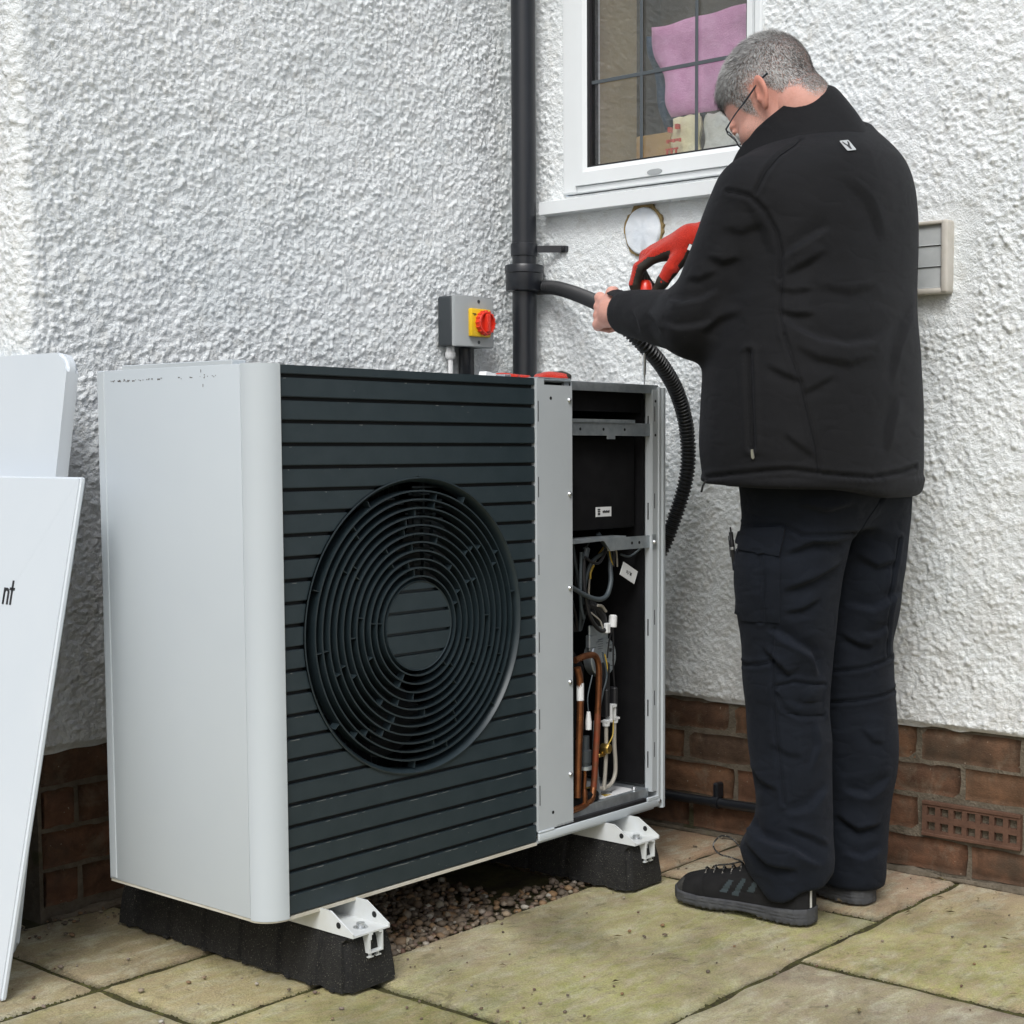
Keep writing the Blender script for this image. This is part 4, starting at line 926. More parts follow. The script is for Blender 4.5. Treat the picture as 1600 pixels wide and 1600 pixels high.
# silver valve disc and its bracket
b = B().lathe([(0, .0), (.040, .0), (.0425, .002), (.0425, .022), (0, .024)], (.951, .058, .468), (0, 1, 0), 40).box(.905, .968, .060, .066, .485, .540, .002).box(.900, .925, .056, .068, .492, .520, .002)
vd = part("valve_disc", b, M["galv"], hp, "round silver motor disc with printed scale")
b = B()
for k in range(7):
    a = math.radians(-60 + 22 * k); c = Vector((.951 + .032 * math.cos(a), .0576, .468 + .032 * math.sin(a))); b.box(c.x - .004, c.x + .004, .0572, .0579, c.z - .0006, c.z + .0006)
for k in range(5): b.box(.930, .946, .0572, .0579, .488 + .005 * k, .4888 + .005 * k)
b.box(.968, .976, .0572, .0579, .478, .486)
put("printed_mark", b.mesh(), M["ink"], vd)
wire("cable", [(.942, .028, .535), (.938, .034, .505), (.937, .038, .470)], .0016, "cable_black")
wire("cable", [(.944, .028, .535), (.952, .034, .49), (.960, .040, .44), (.966, .042, .405)], .0018, "cable_black")
wire("cable", [(.918, .036, .485), (.926, .034, .455), (.930, .034, .43), (.915, .032, .40), (.902, .03, .37)], .0022, "cable_grey")
wire("cable", [(.926, .036, .480), (.931, .034, .455), (.931, .034, .44)], .0016, "wire_yellow")
# black clips and white sensor pipes
part("pipe_clip", B().box(.925, .938, .03, .05, .345, .405, .003).box(.957, .970, .034, .054, .345, .405, .003).box(.930, .946, .036, .052, .40, .46, .003), M["cable_black"], hp)
b = B().box(.922, .943, .028, .044, .334, .338).box(.955, .972, .032, .05, .336, .340).box(.940, .9435, .029, .045, .338, .366).box(.9545, .958, .031, .047, .340, .366).box(.9405, .9575, .029, .046, .364, .370)
b.lathe([(0, -.005), (.0078, -.004), (.0085, .003), (.006, .010), (0, .010)], (.930, .036, .330), n=12).lathe([(0, -.005), (.0078, -.004), (.0085, .003), (.006, .010), (0, .010)], (.964, .041, .332), n=12)
part("white_clip", b, M["label"], hp)
wire("sensor_pipe", [(.964, .041, .330), (.964, .041, .285), (.968, .041, .240), (.966, .041, .215), (.952, .040, .198), (.928, .038, .194), (.905, .036, .196)], .0046, "cable_white")
wire("sensor_pipe", [(.930, .036, .330), (.930, .036, .275), (.926, .036, .22), (.921, .036, .190)], .0044, "cable_white")
part("brass_valve", B().lathe([(0, 0), (.010, 0), (.012, .004), (.012, .016), (.009, .02), (0, .02)], (.921, .040, .279), (.1, -1, .05), 6).box(.905, .936, .034, .046, .262, .270, .002), M["brass"], hp)
wire("cable", [(.922, .026, .285), (.945, .030, .305), (.952, .034, .335)], .0014, "wire_yellow")
# compressor in its black jacket, copper pipework
part("compressor", B().lathe([(0, .0), (.078, .0), (.080, .01), (.080, .27), (.060, .30), (0, .31)], (.815, .105, .190), n=36), M["foam"], hp, "compressor in a black jacket")
def pipe_(pts, r, m="copper", nm="copper_pipe", lb=None): return part(nm, B().tube(spline(pts, 8), r, 14), M[m], hp, lb, 80)
pipe_([(.80, .012, .482), (.838, .014, .487), (.868, .016, .484), (.882, .017, .462), (.884, .018, .42), (.880, .018, .36)], .0068)
pipe_([(.880, .018, .362), (.876, .018, .30), (.870, .018, .24), (.866, .018, .205)], .0068, "copper_lacquer", lb="copper pipe with red lacquer")
pipe_([(.866, .018, .207), (.855, .016, .184), (.82, .012, .176), (.78, .010, .174)], .0072)
pipe_([(.798, .004, .468), (.806, .004, .44), (.807, .004, .38), (.803, .006, .28), (.80, .006, .20)], .0074)
part("pipe_label", B().lathe([(.0077, .400), (.0077, .436)], (.8072, .004, 0), n=16), M["label"], hp)
pipe_([(.830, .012, .262), (.831, .012, .235), (.829, .012, .215), (.830, .012, .19)], .0040)
part("pipe_joint", B().lathe([(.0052, .178), (.0062, .19), (.0062, .205), (.0045, .212)], (.8295, .012, 0), n=14), M["copper"], hp)
part("service_valve", B().lathe([(.0105, .258), (.0115, .262), (.0115, .266), (.0128, .267), (.0128, .292), (.0088, .294), (.0088, .322), (0, .322)], (.832, .012, 0), n=20), M["charcoal"], hp)
part("valve_ring", B().lathe([(.0135, .252), (.0135, .2595), (0, .2595)], (.832, .012, 0), n=20), M["galv"], hp)
part("sensor", B().lathe([(.0065, .335), (.0068, .350), (.0040, .372), (0, .373)], (.838, .008, 0), n=12), M["label"], hp)
wire("cable", [(.838, .008, .372), (.838, .010, .40), (.850, .012, .43), (.858, .014, .445)], .0014, "cable_grey")
part("mount_bracket", B().prism([(.872, .183), (.898, .186), (.890, .262), (.884, .345), (.879, .345)], (0, .026, 0), (1, 0, 0), (0, 0, 1), (0, .003, 0)), M["galv"], hp)
# floor tray with its warning label, rubber strip and lower lip
part("tray", B().box(.70, 1.0395, .010, .30, .1748, .1775).prism([(0, 0), (0, .022), (.003, .022), (.003, 0)], (.70, .007, .1555), (0, 1, 0), (0, 0, 1), (.3395, 0, 0)), M["galv"], hp)
part("compressor_foot", B().box(.785, .880, .012, .09, .1776, .200, .004).box(.79, .86, .013, .03, .1776, .1840), M["foam"], hp)
wl_ = part("warning_label", B().box(.895, 1.010, .020, .16, .1777, .1782), M["label"], hp)
b = B().lathe([(.010, .1784), (.012, .1784), (.012, .1786), (.010, .1786)], (.948, .050, 0), n=20).box(.94, .96, .10, .103, .1784, .1786).box(.965, .99, .09, .094, .1784, .1786).box(.965, .98, .11, .114, .1784, .1786)
put("printed_mark", b.mesh(), M["ink"], wl_)
put("warning_triangle", B().prism([(0, 0), (.024, 0), (.012, .020)], (.915, .028, .1784), (1, 0, 0), (0, 1, 0), (0, 0, .0003)).prism([(0, 0), (.024, 0), (.012, .020)], (.945, .105, .1784), (1, 0, 0), (0, 1, 0), (0, 0, .0003)).mesh(), M["wire_yellow"], wl_)
part("screw", B().lathe([(0, .008), (.004, .007), (.006, .002), (.006, 0), (0, 0)], (1.003, .018, .178), (0, 0, 1), 12), M["screw"], hp)
b = B().box(.70, 1.052, .020, .20, .1355, .1375).box(.945, .985, .012, .03, .146, .160, .003, 2).prism([(0, 0), (.05, 0), (.05, .028), (.03, .028)], (.988, .016, .1376), (1, 0, 0), (0, 0, 1), (0, .002, 0))
part("drip_tray", b, M["galv"], hp)
part("rubber_strip", B().box(.724, 1.020, -.0035, .006, .1520, .1600, .001), M["cable_black"], hp)
b = B().box(.669, 1.064, -.006, .0, Z0 + .0005, .1518, .002, 2).box(.669, .715, -.0062, .0, .1519, .1560, .001).box(1.022, 1.064, -.0058, .0, .1519, .1600, .001).box(.669, 1.05, .0005, .02, Z0 - .004, Z0 + .0005)
part("lower_lip", b, M["panel"], hp)
part("lip_screw", B().lathe([(0, .004), (.004, .003), (.0045, 0), (0, 0)], (1.062, -.006, .147), (0, -1, 0), 12), M["screw"], hp)

# mounting brackets (part of the pump) and rubber feet (things of their own)
FOOT_DX = .764
for dx in (0, FOOT_DX):
    b = B(); bx0, bx1 = .113 + dx, .196 + dx
    for x in (bx0, bx1 - .0028):
        b.prism([(-.083, .0965), (-.083, .1035), (-.028, .1340), (.52, .1340), (.52, .0965)], (x, 0, 0), (0, 1, 0), (0, 0, 1), (.0028, 0, 0))
    b.box(bx0 + .0029, bx1 - .0029, -.083, .52, .0966, .0994)
    br = part("bracket", b, M["bracket"], hp, None, 20)
    b = B()
    for x in (bx0 - .0004, bx1 - .0032):
        b.lathe([(0, 0), (.0055, 0), (.0055, .0004), (0, .0004)], (x, -.048, .1130), (-1, 0, 0), 14)
    part("hole", b, M["dark"], br)
    part("bolt", B().lathe([(.0125, 0), (.0125, .0018), (.0075, .0018), (.0075, .0085), (0, .0085)], (.158 + dx, -.052, .0994), (0, 0, 1), 6 * 3), M["screw"], br)
def foot_obj(dx, label):
    f = empty("rubber_foot", (.16 + dx, .24, 0), label, "rubber foot", "rubber feet under the heat pump")
    ylist = [-.080]; out = []
    notch = [-.01 + .105 * k for k in range(6)]
    prof = [(-.080, 0)]
    for y in notch: prof += [(y - .010, 0), (y - .006, 1), (y + .006, 1), (y + .010, 0)]
    prof += [(.57, 0)]
    V, F = [], []; levels = [(0.003, 0.0, 0.0), (.02, .001, .001), (.06, .005, .006), (.083, .010, .011), (.0925, .014, .015), (.0955, .020, .022)]
    xl, xr = .100 + dx, .221 + dx
    for z, ins, iny in levels:
        row = []
        for y, nt in prof:
            d = .006 * nt * (1 if z < .09 else .2); yy = max(min(y, .57 - iny), -.080 + iny) if y in (-.080, .57) else y
            row.append((xl + ins + d, yy, z))
        rev = []
        for y, nt in prof[::-1]:
            d = .006 * nt * (1 if z < .09 else .2); yy = max(min(y, .57 - iny), -.080 + iny) if y in (-.080, .57) else y
            rev.append((xr - ins - d, yy, z))
        V += row + rev
    m_ = len(prof) * 2
    for L in range(len(levels) - 1):
        for k in range(m_): F.append((L * m_ + k, L * m_ + (k + 1) % m_, (L + 1) * m_ + (k + 1) % m_, (L + 1) * m_ + k))
    bm = bmesh.new(); vs = [bm.verts.new(v) for v in V]
    for q in F: bm.faces.new([vs[i] for i in q])
    bm.faces.new([vs[(len(levels) - 1) * m_ + k] for k in range(m_)]); bm.faces.new([vs[k] for k in range(m_)][::-1])
    bmesh.ops.bevel(bm, geom=[e for e in bm.edges if abs(e.verts[0].co.z - e.verts[1].co.z) > .01 and all(v.co.y < -.05 for v in e.verts)], offset=.012, segments=3, affect='EDGES')
    b = B(); b.bm.free(); b.bm = bm
    # little drain nibs along the foot
    for k in range(11):
        y = -.05 + k * .058; b.box(xl - .003, xl + .004, y, y + .012, .001, .008, .001)
    part("foot_body", b, M["rubber"], f, None, 40)
    # aluminium rail let into the top, its open end showing
    b = B(); x0, x1 = .149 + dx, .180 + dx; ye = -.0838
    b.box(x0, x0 + .0025, ye, .56, .062, .0962).box(x1 - .0025, x1, ye, .56, .062, .0962).box(x0 + .0026, x1 - .0026, ye, .56, .062, .0645)
    b.box(x0 + .0026, x0 + .008, ye, .56, .0935, .0961).box(x1 - .008, x1 - .0026, ye, .56, .0935, .0961).box(x0 + .0026, x0 + .005, ye, .56, .085, .0934)
    rl = part("rail", b, M["bracket"], f)
    part("rail_cavity", B().box(x0 + .0028, x1 - .0028, ye + .02, .55, .0647, .0930), M["galv"], rl)
    b = B(); z = .0555
    for xa in (x0 + .001, x0 + .018): b.box(xa, xa + .011, -.0806, -.072, z - .002, z).box(xa + .004, xa + .006, -.0806, -.072, z, z + .005)
    part("moulded_mark", b, M["bracket"], f)
    return f
foot_obj(0, "black rubber foot under the near left end of the heat pump")
foot_obj(FOOT_DX, "black rubber foot under the far right end of the heat pump")

# things left on top of the pump
def lump(name, c, r, mat_, label, cat, seed, mats=None):
    bm = bmesh.new(); bmesh.ops.create_icosphere(bm, subdivisions=3, radius=1); b = B(); b.bm.free(); b.bm = bm
    V = np.array([v.co[:] for v in bm.verts]); q = 1 + .16 * vnoise(V, 2.2, seed)
    for v, k in zip(bm.verts, q): v.co = Vector(c) + Vector((v.co.x * r[0] * k, v.co.y * r[1] * k, max(v.co.z, -.6) * r[2] * k))
    return b
g1 = empty("work_glove", (.80, .09, Z1), "red and black work glove lying on the pump top at the upright", "glove")
b = lump("glove", (.808, .075, Z1 + .006), (.026, .045, .015), None, "", "", 4)
for f in b.bm.faces:
    c = f.calc_center_median(); f.material_index = 1 if c.x > .806 + .1 * (Z1 + .012 - c.z) else 0
M["glove_red"] = mat("red_knitted_glove", (.34, .018, .010), .95, 0, .15, (.58, .032, .014), 420, 3, .35, .62, bs_=520, bd=.0022, sheen=.25)
M["glove_dark"] = mat("dark_rubber_palm", (.022, .020, .016), .7, 0, .4, (.035, .030, .022), 60, bs_=700, bd=.001)
part("glove_body", b, [M["glove_red"], M["glove_dark"]], g1, None, 180)
part("finger", B().tube(spline([(.765, .13, Z1 + .006), (.750, .16, Z1 + .010), (.735, .18, Z1 + .007)], 5), [.008] * 10 + [.005], 10), M["glove_red"], g1, None, 180)
part("finger", B().tube(spline([(.785, .12, Z1 + .005), (.780, .16, Z1 + .008), (.772, .185, Z1 + .005)], 5), [.008] * 10 + [.005], 10), M["glove_red"], g1, None, 180)
tag(part("steel_strip", B().box(.70, .80, .02, .07, Z1 - .0005, Z1 + .0035, .0005).box(.69, .71, .10, .13, Z1 - .0005, Z1 + .011, .001), M["galv"]), "loose steel strip lying on the pump top beside the glove", "metal strip")
tag(part("paper_scrap", B().prism([(0, 0), (.03, .004), (.034, .012), (.006, .016)], (.655, .12, Z1), (1, 0, 0), (0, 0, 1), (0, .02, .0)), M["label"]), "small white scrap on the pump top beside the downpipe", "scrap")

# screwdriver standing on the frame, in the gloved hand
tip, top = Vector((1.020, .004, Z1 - .002)), Vector((1.0445, .0195, 1.268)); ax = (top - tip).normalized(); Lg = (top - tip).length
sd_ = empty("screwdriver", tip, "red handled screwdriver held upright in the red gloved hand", "screwdriver")
part("shaft", B().lathe([(0, 0), (.0012, 0), (.0022, .012), (.0022, .02), (.0036, .022), (.0036, Lg - .09)], tip, ax, 14), M["screw"], sd_)
part("handle", B().lathe([(0, Lg - .105), (.007, Lg - .104), (.0095, Lg - .098), (.011, Lg - .088), (.0145, Lg - .075), (.0158, Lg - .05), (.0154, Lg - .02), (.0140, Lg - .009), (.0095, Lg - .0015), (0, Lg)], tip, ax, 20), M["red"], sd_)
# ------------------------------------------------------------------ the man: signed distance fields meshed with surface nets
def surface_nets(f, lo, step):
    s = f < 0; nx, ny, nz = f.shape; c = np.zeros((nx - 1, ny - 1, nz - 1), np.int8)
    for dx in (0, 1):
        for dy in (0, 1):
            for dz in (0, 1): c += s[dx:nx - 1 + dx, dy:ny - 1 + dy, dz:nz - 1 + dz]
    act = (c > 0) & (c < 8); I, J, K = np.nonzero(act); n = len(I); acc = np.zeros((n, 3), np.float32); cnt_ = np.zeros(n, np.float32)
    cor = [(a, b_, d) for a in (0, 1) for b_ in (0, 1) for d in (0, 1)]; val = {q: f[I + q[0], J + q[1], K + q[2]] for q in cor}
    for p in cor:
        for ax in range(3):
            if p[ax]: continue
            q = list(p); q[ax] = 1; q = tuple(q); a, b_ = val[p], val[q]; m = (a < 0) != (b_ < 0)
            t = np.where(m, a / np.where(m, a - b_, 1), 0); e = np.array(p, np.float32)[None].repeat(n, 0); e[:, ax] = t
            acc += e * m[:, None]; cnt_ += m
    V = (np.stack([I, J, K], -1) + acc / cnt_[:, None]) * step + np.array(lo, np.float32)
    idx = np.full(act.shape, -1, np.int32); idx[I, J, K] = np.arange(n); Fs = []
    for ax in range(3):
        o1, o2 = [(1, 2), (2, 0), (0, 1)][ax]
        sl0 = [slice(None)] * 3; sl1 = [slice(None)] * 3; sl0[ax] = slice(0, -1); sl1[ax] = slice(1, None)
        a, b_ = s[tuple(sl0)], s[tuple(sl1)]; m = a != b_; lim = [slice(1, -1)] * 3; lim[ax] = slice(None)
        mk = np.zeros_like(m); mk[tuple(lim)] = m[tuple(lim)]; P = np.stack(np.nonzero(mk), -1)
        if not len(P): continue
        d1 = np.zeros(3, int); d1[o1] = 1; d2 = np.zeros(3, int); d2[o2] = 1
        g_ = lambda q: idx[q[:, 0], q[:, 1], q[:, 2]]
        Q = np.stack([g_(P - d1 - d2), g_(P - d2), g_(P), g_(P - d1)], -1); fl = b_[P[:, 0], P[:, 1], P[:, 2]]
        Q[fl] = Q[fl][:, ::-1]; Fs.append(Q)
    return V, np.vstack(Fs)
def vnormals(V, F):
    n = np.cross(V[F[:, 2]] - V[F[:, 0]], V[F[:, 3]] - V[F[:, 1]]); N = np.zeros_like(V)
    for k in range(4):
        for d in range(3): N[:, d] += np.bincount(F[:, k], n[:, d], len(V))
    return N / (np.linalg.norm(N, axis=1, keepdims=True) + 1e-12)
def relax(V, F, it=2, w=.5):
    E = np.vstack([F[:, [0, 1]], F[:, [1, 2]], F[:, [2, 3]], F[:, [3, 0]]]); deg = np.bincount(E.ravel(), minlength=len(V))
    for _ in range(it):
        A = np.zeros_like(V)
        for d in range(3): A[:, d] = np.bincount(E[:, 0], V[E[:, 1], d], len(V)) + np.bincount(E[:, 1], V[E[:, 0], d], len(V))
        V = V * (1 - w) + w * A / deg[:, None]
    return V
class Grid:
    def __init__(self, lo, hi, step):
        self.lo, self.step = np.array(lo, float), step
        ax = [np.arange(l, h, step, dtype=np.float32) for l, h in zip(lo, hi)]
        self.X, self.Y, self.Z = np.meshgrid(*ax, indexing='ij')
    def mesh(self, f, it=2, w=.5):
        V, F = surface_nets(f, self.lo, self.step); return relax(V, F, it, w), F
def smin(a, b_, k): h = np.clip(.5 + .5 * (b_ - a) / k, 0, 1); return b_ * (1 - h) + a * h - k * h * (1 - h)
def smax(a, b_, k): return -smin(-a, -b_, k)
def ell(g, c, r):
    q = np.sqrt(((g.X - c[0]) / r[0]) ** 2 + ((g.Y - c[1]) / r[1]) ** 2 + ((g.Z - c[2]) / r[2]) ** 2)
    q2 = np.sqrt(((g.X - c[0]) / r[0] ** 2) ** 2 + ((g.Y - c[1]) / r[1] ** 2) ** 2 + ((g.Z - c[2]) / r[2] ** 2) ** 2) + 1e-6
    return q * (q - 1) / q2
def cap_(g, a, b_, ra, rb):
    a, b_ = np.array(a), np.array(b_); d = b_ - a; t = np.clip(((g.X - a[0]) * d[0] + (g.Y - a[1]) * d[1] + (g.Z - a[2]) * d[2]) / (d @ d), 0, 1)
    return np.sqrt((g.X - a[0] - t * d[0]) ** 2 + (g.Y - a[1] - t * d[1]) ** 2 + (g.Z - a[2] - t * d[2]) ** 2) - (ra + (rb - ra) * t)
def chain(g, P, R, k=.01):
    f = None
    for i in range(len(P) - 1):
        c = cap_(g, P[i], P[i + 1], R[i], R[i + 1]); f = c if f is None else smin(f, c, k)
    return f
def slices(g, T, grow=0.0, p=2.0):
    """T rows: z, cx, cy, a, b, sorted either way; cross sections along z"""
    T = np.array(sorted(T)); zz = np.linspace(T[0, 0], T[-1, 0], 160); ker = np.ones(9) / 9
    def col(k): return np.convolve(np.pad(np.interp(zz, T[:, 0], T[:, k]), 4, mode='edge'), ker, 'valid')
    C = [np.interp(g.Z, zz, col(k)).astype(np.float32) for k in range(1, 5)]
    dx, dy = g.X - C[0], g.Y - C[1]; a, b_ = C[2] + grow, C[3] + grow
    q = (np.abs(dx / a) ** p + np.abs(dy / b_) ** p) ** (1 / p) + 1e-6; L = np.sqrt(dx * dx + dy * dy)
    d = L * (1 - 1 / q); d = np.where(q < .15, -np.minimum(a, b_), d)
    return np.maximum(np.maximum(d, g.Z - T[-1, 0]), T[0, 0] - g.Z)
# sideways axis of the tailor's chart the garment details are drawn on (seen from behind and left of the man), and height
AX = np.array([.617, -.787, 0]); TO = np.array([-.787, -.617, 0])
def seg_dist(U, Zc, line):
    best = np.full(len(U), 9.0); sd = np.zeros(len(U)); L = np.array(line, float); tt = np.zeros(len(U)); n = len(L) - 1
    for i in range(n):
        a, d = L[i], L[i + 1] - L[i]; t = np.clip(((U - a[0]) * d[0] + (Zc - a[1]) * d[1]) / (d @ d), 0, 1)
        ex, ez = U - a[0] - t * d[0], Zc - a[1] - t * d[1]; r = np.hypot(ex, ez); m = r < best
        best[m] = r[m]; sd[m] = (np.sign(d[0] * ez - d[1] * ex) * r)[m]; tt[m] = ((i + t) / n)[m]
    return best, sd, tt
def tailor(V, F, folds=(), seams=(), side=None):
    """push folds and stitched seams into a garment; each fold: (line, width, depth), seam: (line, width, depth)"""
    N = vnormals(V, F); U, Zc = V @ AX, V[:, 2]; face = np.clip((N @ TO - .02) / .25, 0, 1)
    if side is not None: face = face * side(V)
    dsp = np.zeros(len(V))
    for line, w, dep in folds:
        L = np.array(line); lo, hi = L.min(0) - 5 * w, L.max(0) + 5 * w; m = (U > lo[0]) & (U < hi[0]) & (Zc > lo[1]) & (Zc < hi[1]) & (face > 0)
        if not m.any(): continue
        r, sd, t = seg_dist(U[m], Zc[m], line); end = np.clip(np.minimum(t, 1 - t) / .22, 0, 1) ** .7
        end = np.where((r > np.abs(sd) * 1.001 + 1e-6), end * .3, end)
        sg = sd * (1 if dep > 0 else -1); wt = np.clip(.25 + 1.5 * np.minimum(t, 1 - t), 0, 1)
        dsp[m] += abs(dep) * end * np.where(sg > 0, .95 * np.exp(-(sg / (2.6 * w * wt)) ** 1.3) * np.clip(sg / (.60 * w), 0, 1) - .55 * (1 - np.clip(sg / (.60 * w), 0, 1)), -.55 * np.exp(-(sg / (1.1 * w)) ** 2))
    V = V + N * (dsp * face)[:, None]
    dsp = np.zeros(len(V))
    for line, w, dep in seams:
        L = np.array(line); lo, hi = L.min(0) - 4 * w, L.max(0) + 4 * w; m = (U > lo[0]) & (U < hi[0]) & (Zc > lo[1]) & (Zc < hi[1]) & (face > 0)
        if not m.any(): continue
        r, sd, t = seg_dist(U[m], Zc[m], line); dsp[m] += dep * (-np.exp(-(r / w) ** 2) + .5 * np.exp(-((np.abs(sd) - 2 * w) / w) ** 2))
    return V + N * (dsp * (face > .05))[:, None]
def emboss(V, F, poly, h, edge=.003):
    N = vnormals(V, F); U, Zc = V @ AX, V[:, 2]; P = np.array(poly); ins = np.zeros(len(V), bool)
    for i in range(len(P)):
        a, c = P[i], P[(i + 1) % len(P)]; k = (a[1] > Zc) != (c[1] > Zc)
        ins ^= k & (U < (c[0] - a[0]) * (Zc - a[1]) / (c[1] - a[1] + 1e-12) + a[0])
    r, _, _ = seg_dist(U, Zc, list(poly) + [poly[0]]); m = np.clip(.5 + np.where(ins, r, -r) / edge, 0, 1) * np.clip((N @ TO) / .2, 0, 1)
    return V + N * (h * m)[:, None]

person = empty("person", (1.03, -.40, 0), "man in a black jacket and dark work trousers bending over the pump", "person")
# ---- joints
LS, LE, LW = (.866, -.385, 1.375), (.838, -.268, 1.152), (.911, -.016, 1.189)
RS, RE, RW = (1.215, -.40, 1.415), (1.272, -.195, 1.385), (1.083, -.092, 1.349)
HE = np.array([1.008, -.335, 1.584]); PITCH_H = math.radians(44)
cp_, sp_ = math.cos(PITCH_H), math.sin(PITCH_H)
YAW_H = math.radians(4); cy_, sy_ = math.cos(YAW_H), math.sin(YAW_H)
RH = np.array([[cy_, -sy_, 0], [sy_, cy_, 0], [0, 0, 1]]) @ np.array([[1, 0, 0], [0, cp_, sp_], [0, -sp_, cp_]])   # head local -> world
def hw(P): return np.asarray(P, float) @ RH.T + HE

# ---- head (worked out in its own frame: x right, y to the face, z to the crown)
g = Grid((-.105, -.125, -.150), (.105, .150, .150), .0021)
f = ell(g, (0, -.006, .046), (.0765, .099, .087))
f = smin(f, ell(g, (0, .038, -.030), (.061, .063, .082)), .035)
f = smin(f, ell(g, (0, .050, -.083), (.046, .046, .036)), .03)
f = smin(f, ell(g, (0, -.045, -.045), (.052, .045, .055)), .03)
f = smin(f, ell(g, (0, .088, .022), (.048, .016, .012)), .015)
f = smin(f, chain(g, [(0, .100, .008), (0, .113, -.018), (0, .119, -.032)], [.006, .010, .0125], .008), .012)
for sx in (-1, 1):
    f = smin(f, ell(g, (sx * .014, .106, -.034), (.009, .012, .008)), .008)
    f = smin(f, ell(g, (sx * .046, .070, -.022), (.020, .024, .020)), .02)
    f = smax(f, -ell(g, (sx * .032, .104, .004), (.018, .016, .012)), .010)
    f = smin(f, ell(g, (sx * .032, .083, .004), (.0135, .0135, .0135)), .004)
    f = smin(f, ell(g, (sx * .032, .0935, .0115), (.016, .006, .0042)), .005)
f = smin(f, ell(g, (0, .101, -.060), (.021, .009, .0065)), .008); f = smin(f, ell(g, (0, .099, -.071), (.018, .009, .006)), .008)
f = smax(f, -cap_(g, (-.022, .112, -.0655), (.022, .112, -.0655), .0022, .0022), .004)
for sx in (-1, 1):            # ears: tilted shell with a rim, a hollow and a lobe
    c = np.array([sx * .0795, -.006, .000]); Xr = (g.X - c[0]) * sx / .88; Yr = ((g.Y - c[1]) + .28 * (g.Z - c[2])) / .88; Zr = (g.Z - c[2]) / .88; Xo = Xr - .35 * (-Yr)
    class G2: pass
    q = G2(); q.X, q.Y, q.Z = Xo, Yr, Zr
    sh = ell(q, (.000, -.004, .002), (.0075, .0185, .0315)); lobe = ell(q, (-.002, .004, -.027), (.006, .0095, .010)); e = smin(sh, lobe, .008)
    e = smax(e, -ell(q, (.0085, -.001, .002), (.0065, .0115, .0205)), .004)
    e = smin(e, ell(q, (.001, .013, -.006), (.0055, .0045, .0065)), .004)
    f = smin(f, e, .006)
Vh, Fh = g.mesh(f, 2, .45)
Nh = vnormals(Vh, Fh)
def hairline(P):
    x, y, z = P[:, 0], P[:, 1], P[:, 2]
    hl = np.interp(y, [-.11, -.085, -.060, -.040, -.024, -.012, .006, .018, .030, .040, .050, .062, .078, .10], [-.066, -.072, -.070, -.052, -.012, .030, .034, .016, -.020, -.006, .030, .056, .068, .072])
    return z - hl + .004 * vnoise(P, 60, 3)
hm = np.clip(hairline(Vh) / .012 + .3, 0, 1); ear = (np.abs(Vh[:, 0]) > .0790) & (Vh[:, 2] < .045) & (Vh[:, 1] < .025); hm[ear] = 0
# ---- whole body under the clothes, at coarse resolution, and both hands
def hand(g, W_, K, P1, P2, P3, T, r=.0095, grow=0.0, palm=.019, kk=.008, web=.0045):
    """wrist, then four fingers (knuckle, first joint, second joint, tip) and the thumb chain"""
    f = None; W_ = np.array(W_)
    for i in range(4):
        k_, a, b_, c = (np.array(q[i]) for q in (K, P1, P2, P3)); s = (1, 1.05, 1, .88)[i]
        fin = chain(g, [k_, a, b_, c], [r * 1.15 * s + grow, r * 1.04 * s + grow, r * .94 * s + grow, r * .80 * s + grow], .003)
        pal = cap_(g, W_ + (k_ - k_ * 0 - W_) * .18, k_, palm * .80 + grow, r * 1.2 + grow); u = smin(fin, pal, .006); f = u if f is None else smin(f, u, web)
    f = smin(f, chain(g, [np.array(t) for t in T], [r * 1.75 + grow, r * 1.35 + grow, r * 1.12 + grow, r * .88 + grow], .004), kk)
    return f
def lerp4(a, b_): a, b_ = np.array(a), np.array(b_); return [a + (b_ - a) * t for t in (0, .34, .67, 1)]
# left hand: bare, closed round the conduit
LK = lerp4((.944, .062, 1.226), (.934, .060, 1.170)); LP1 = lerp4((.974, .086, 1.222), (.964, .086, 1.168)); LP2 = lerp4((1.006, .078, 1.214), (.994, .078, 1.164)); LP3 = lerp4((1.010, .056, 1.208), (.996, .058, 1.166))
LT = [(.922, .000, 1.205), (.934, .022, 1.233), (.958, .036, 1.238), (.985, .044, 1.228)]
# right hand: gloved, pointing down round the handle
RK = lerp4((1.036, -.012, 1.316), (1.078, .045, 1.324)); RP1 = lerp4((1.020, .018, 1.292), (1.074, .056, 1.296)); RP2 = lerp4((1.020, .030, 1.258), (1.082, .040, 1.264)); RP3 = lerp4((1.030, .030, 1.226), (1.074, .018, 1.250))
RT = [(1.056, -.072, 1.320), (1.034, -.056, 1.284), (1.026, -.040, 1.258), (1.0265, -.020, 1.236)]
gl = Grid((.84, -.09, 1.10), (1.05, .13, 1.29), .0024)
fl = hand(gl, LW, LK, LP1, LP2, LP3, LT, .0092, 0, .026)
fl = smin(fl, cap_(gl, np.array(LW) + (np.array(LE) - np.array(LW)) * .2, np.array(LW) + np.array((.012, .030, .004)), .027, .029), .012)
Vl, Fl = gl.mesh(fl, 2, .4)
gb = Grid((.70, -.66, .02), (1.40, .20, 1.62), .0095)
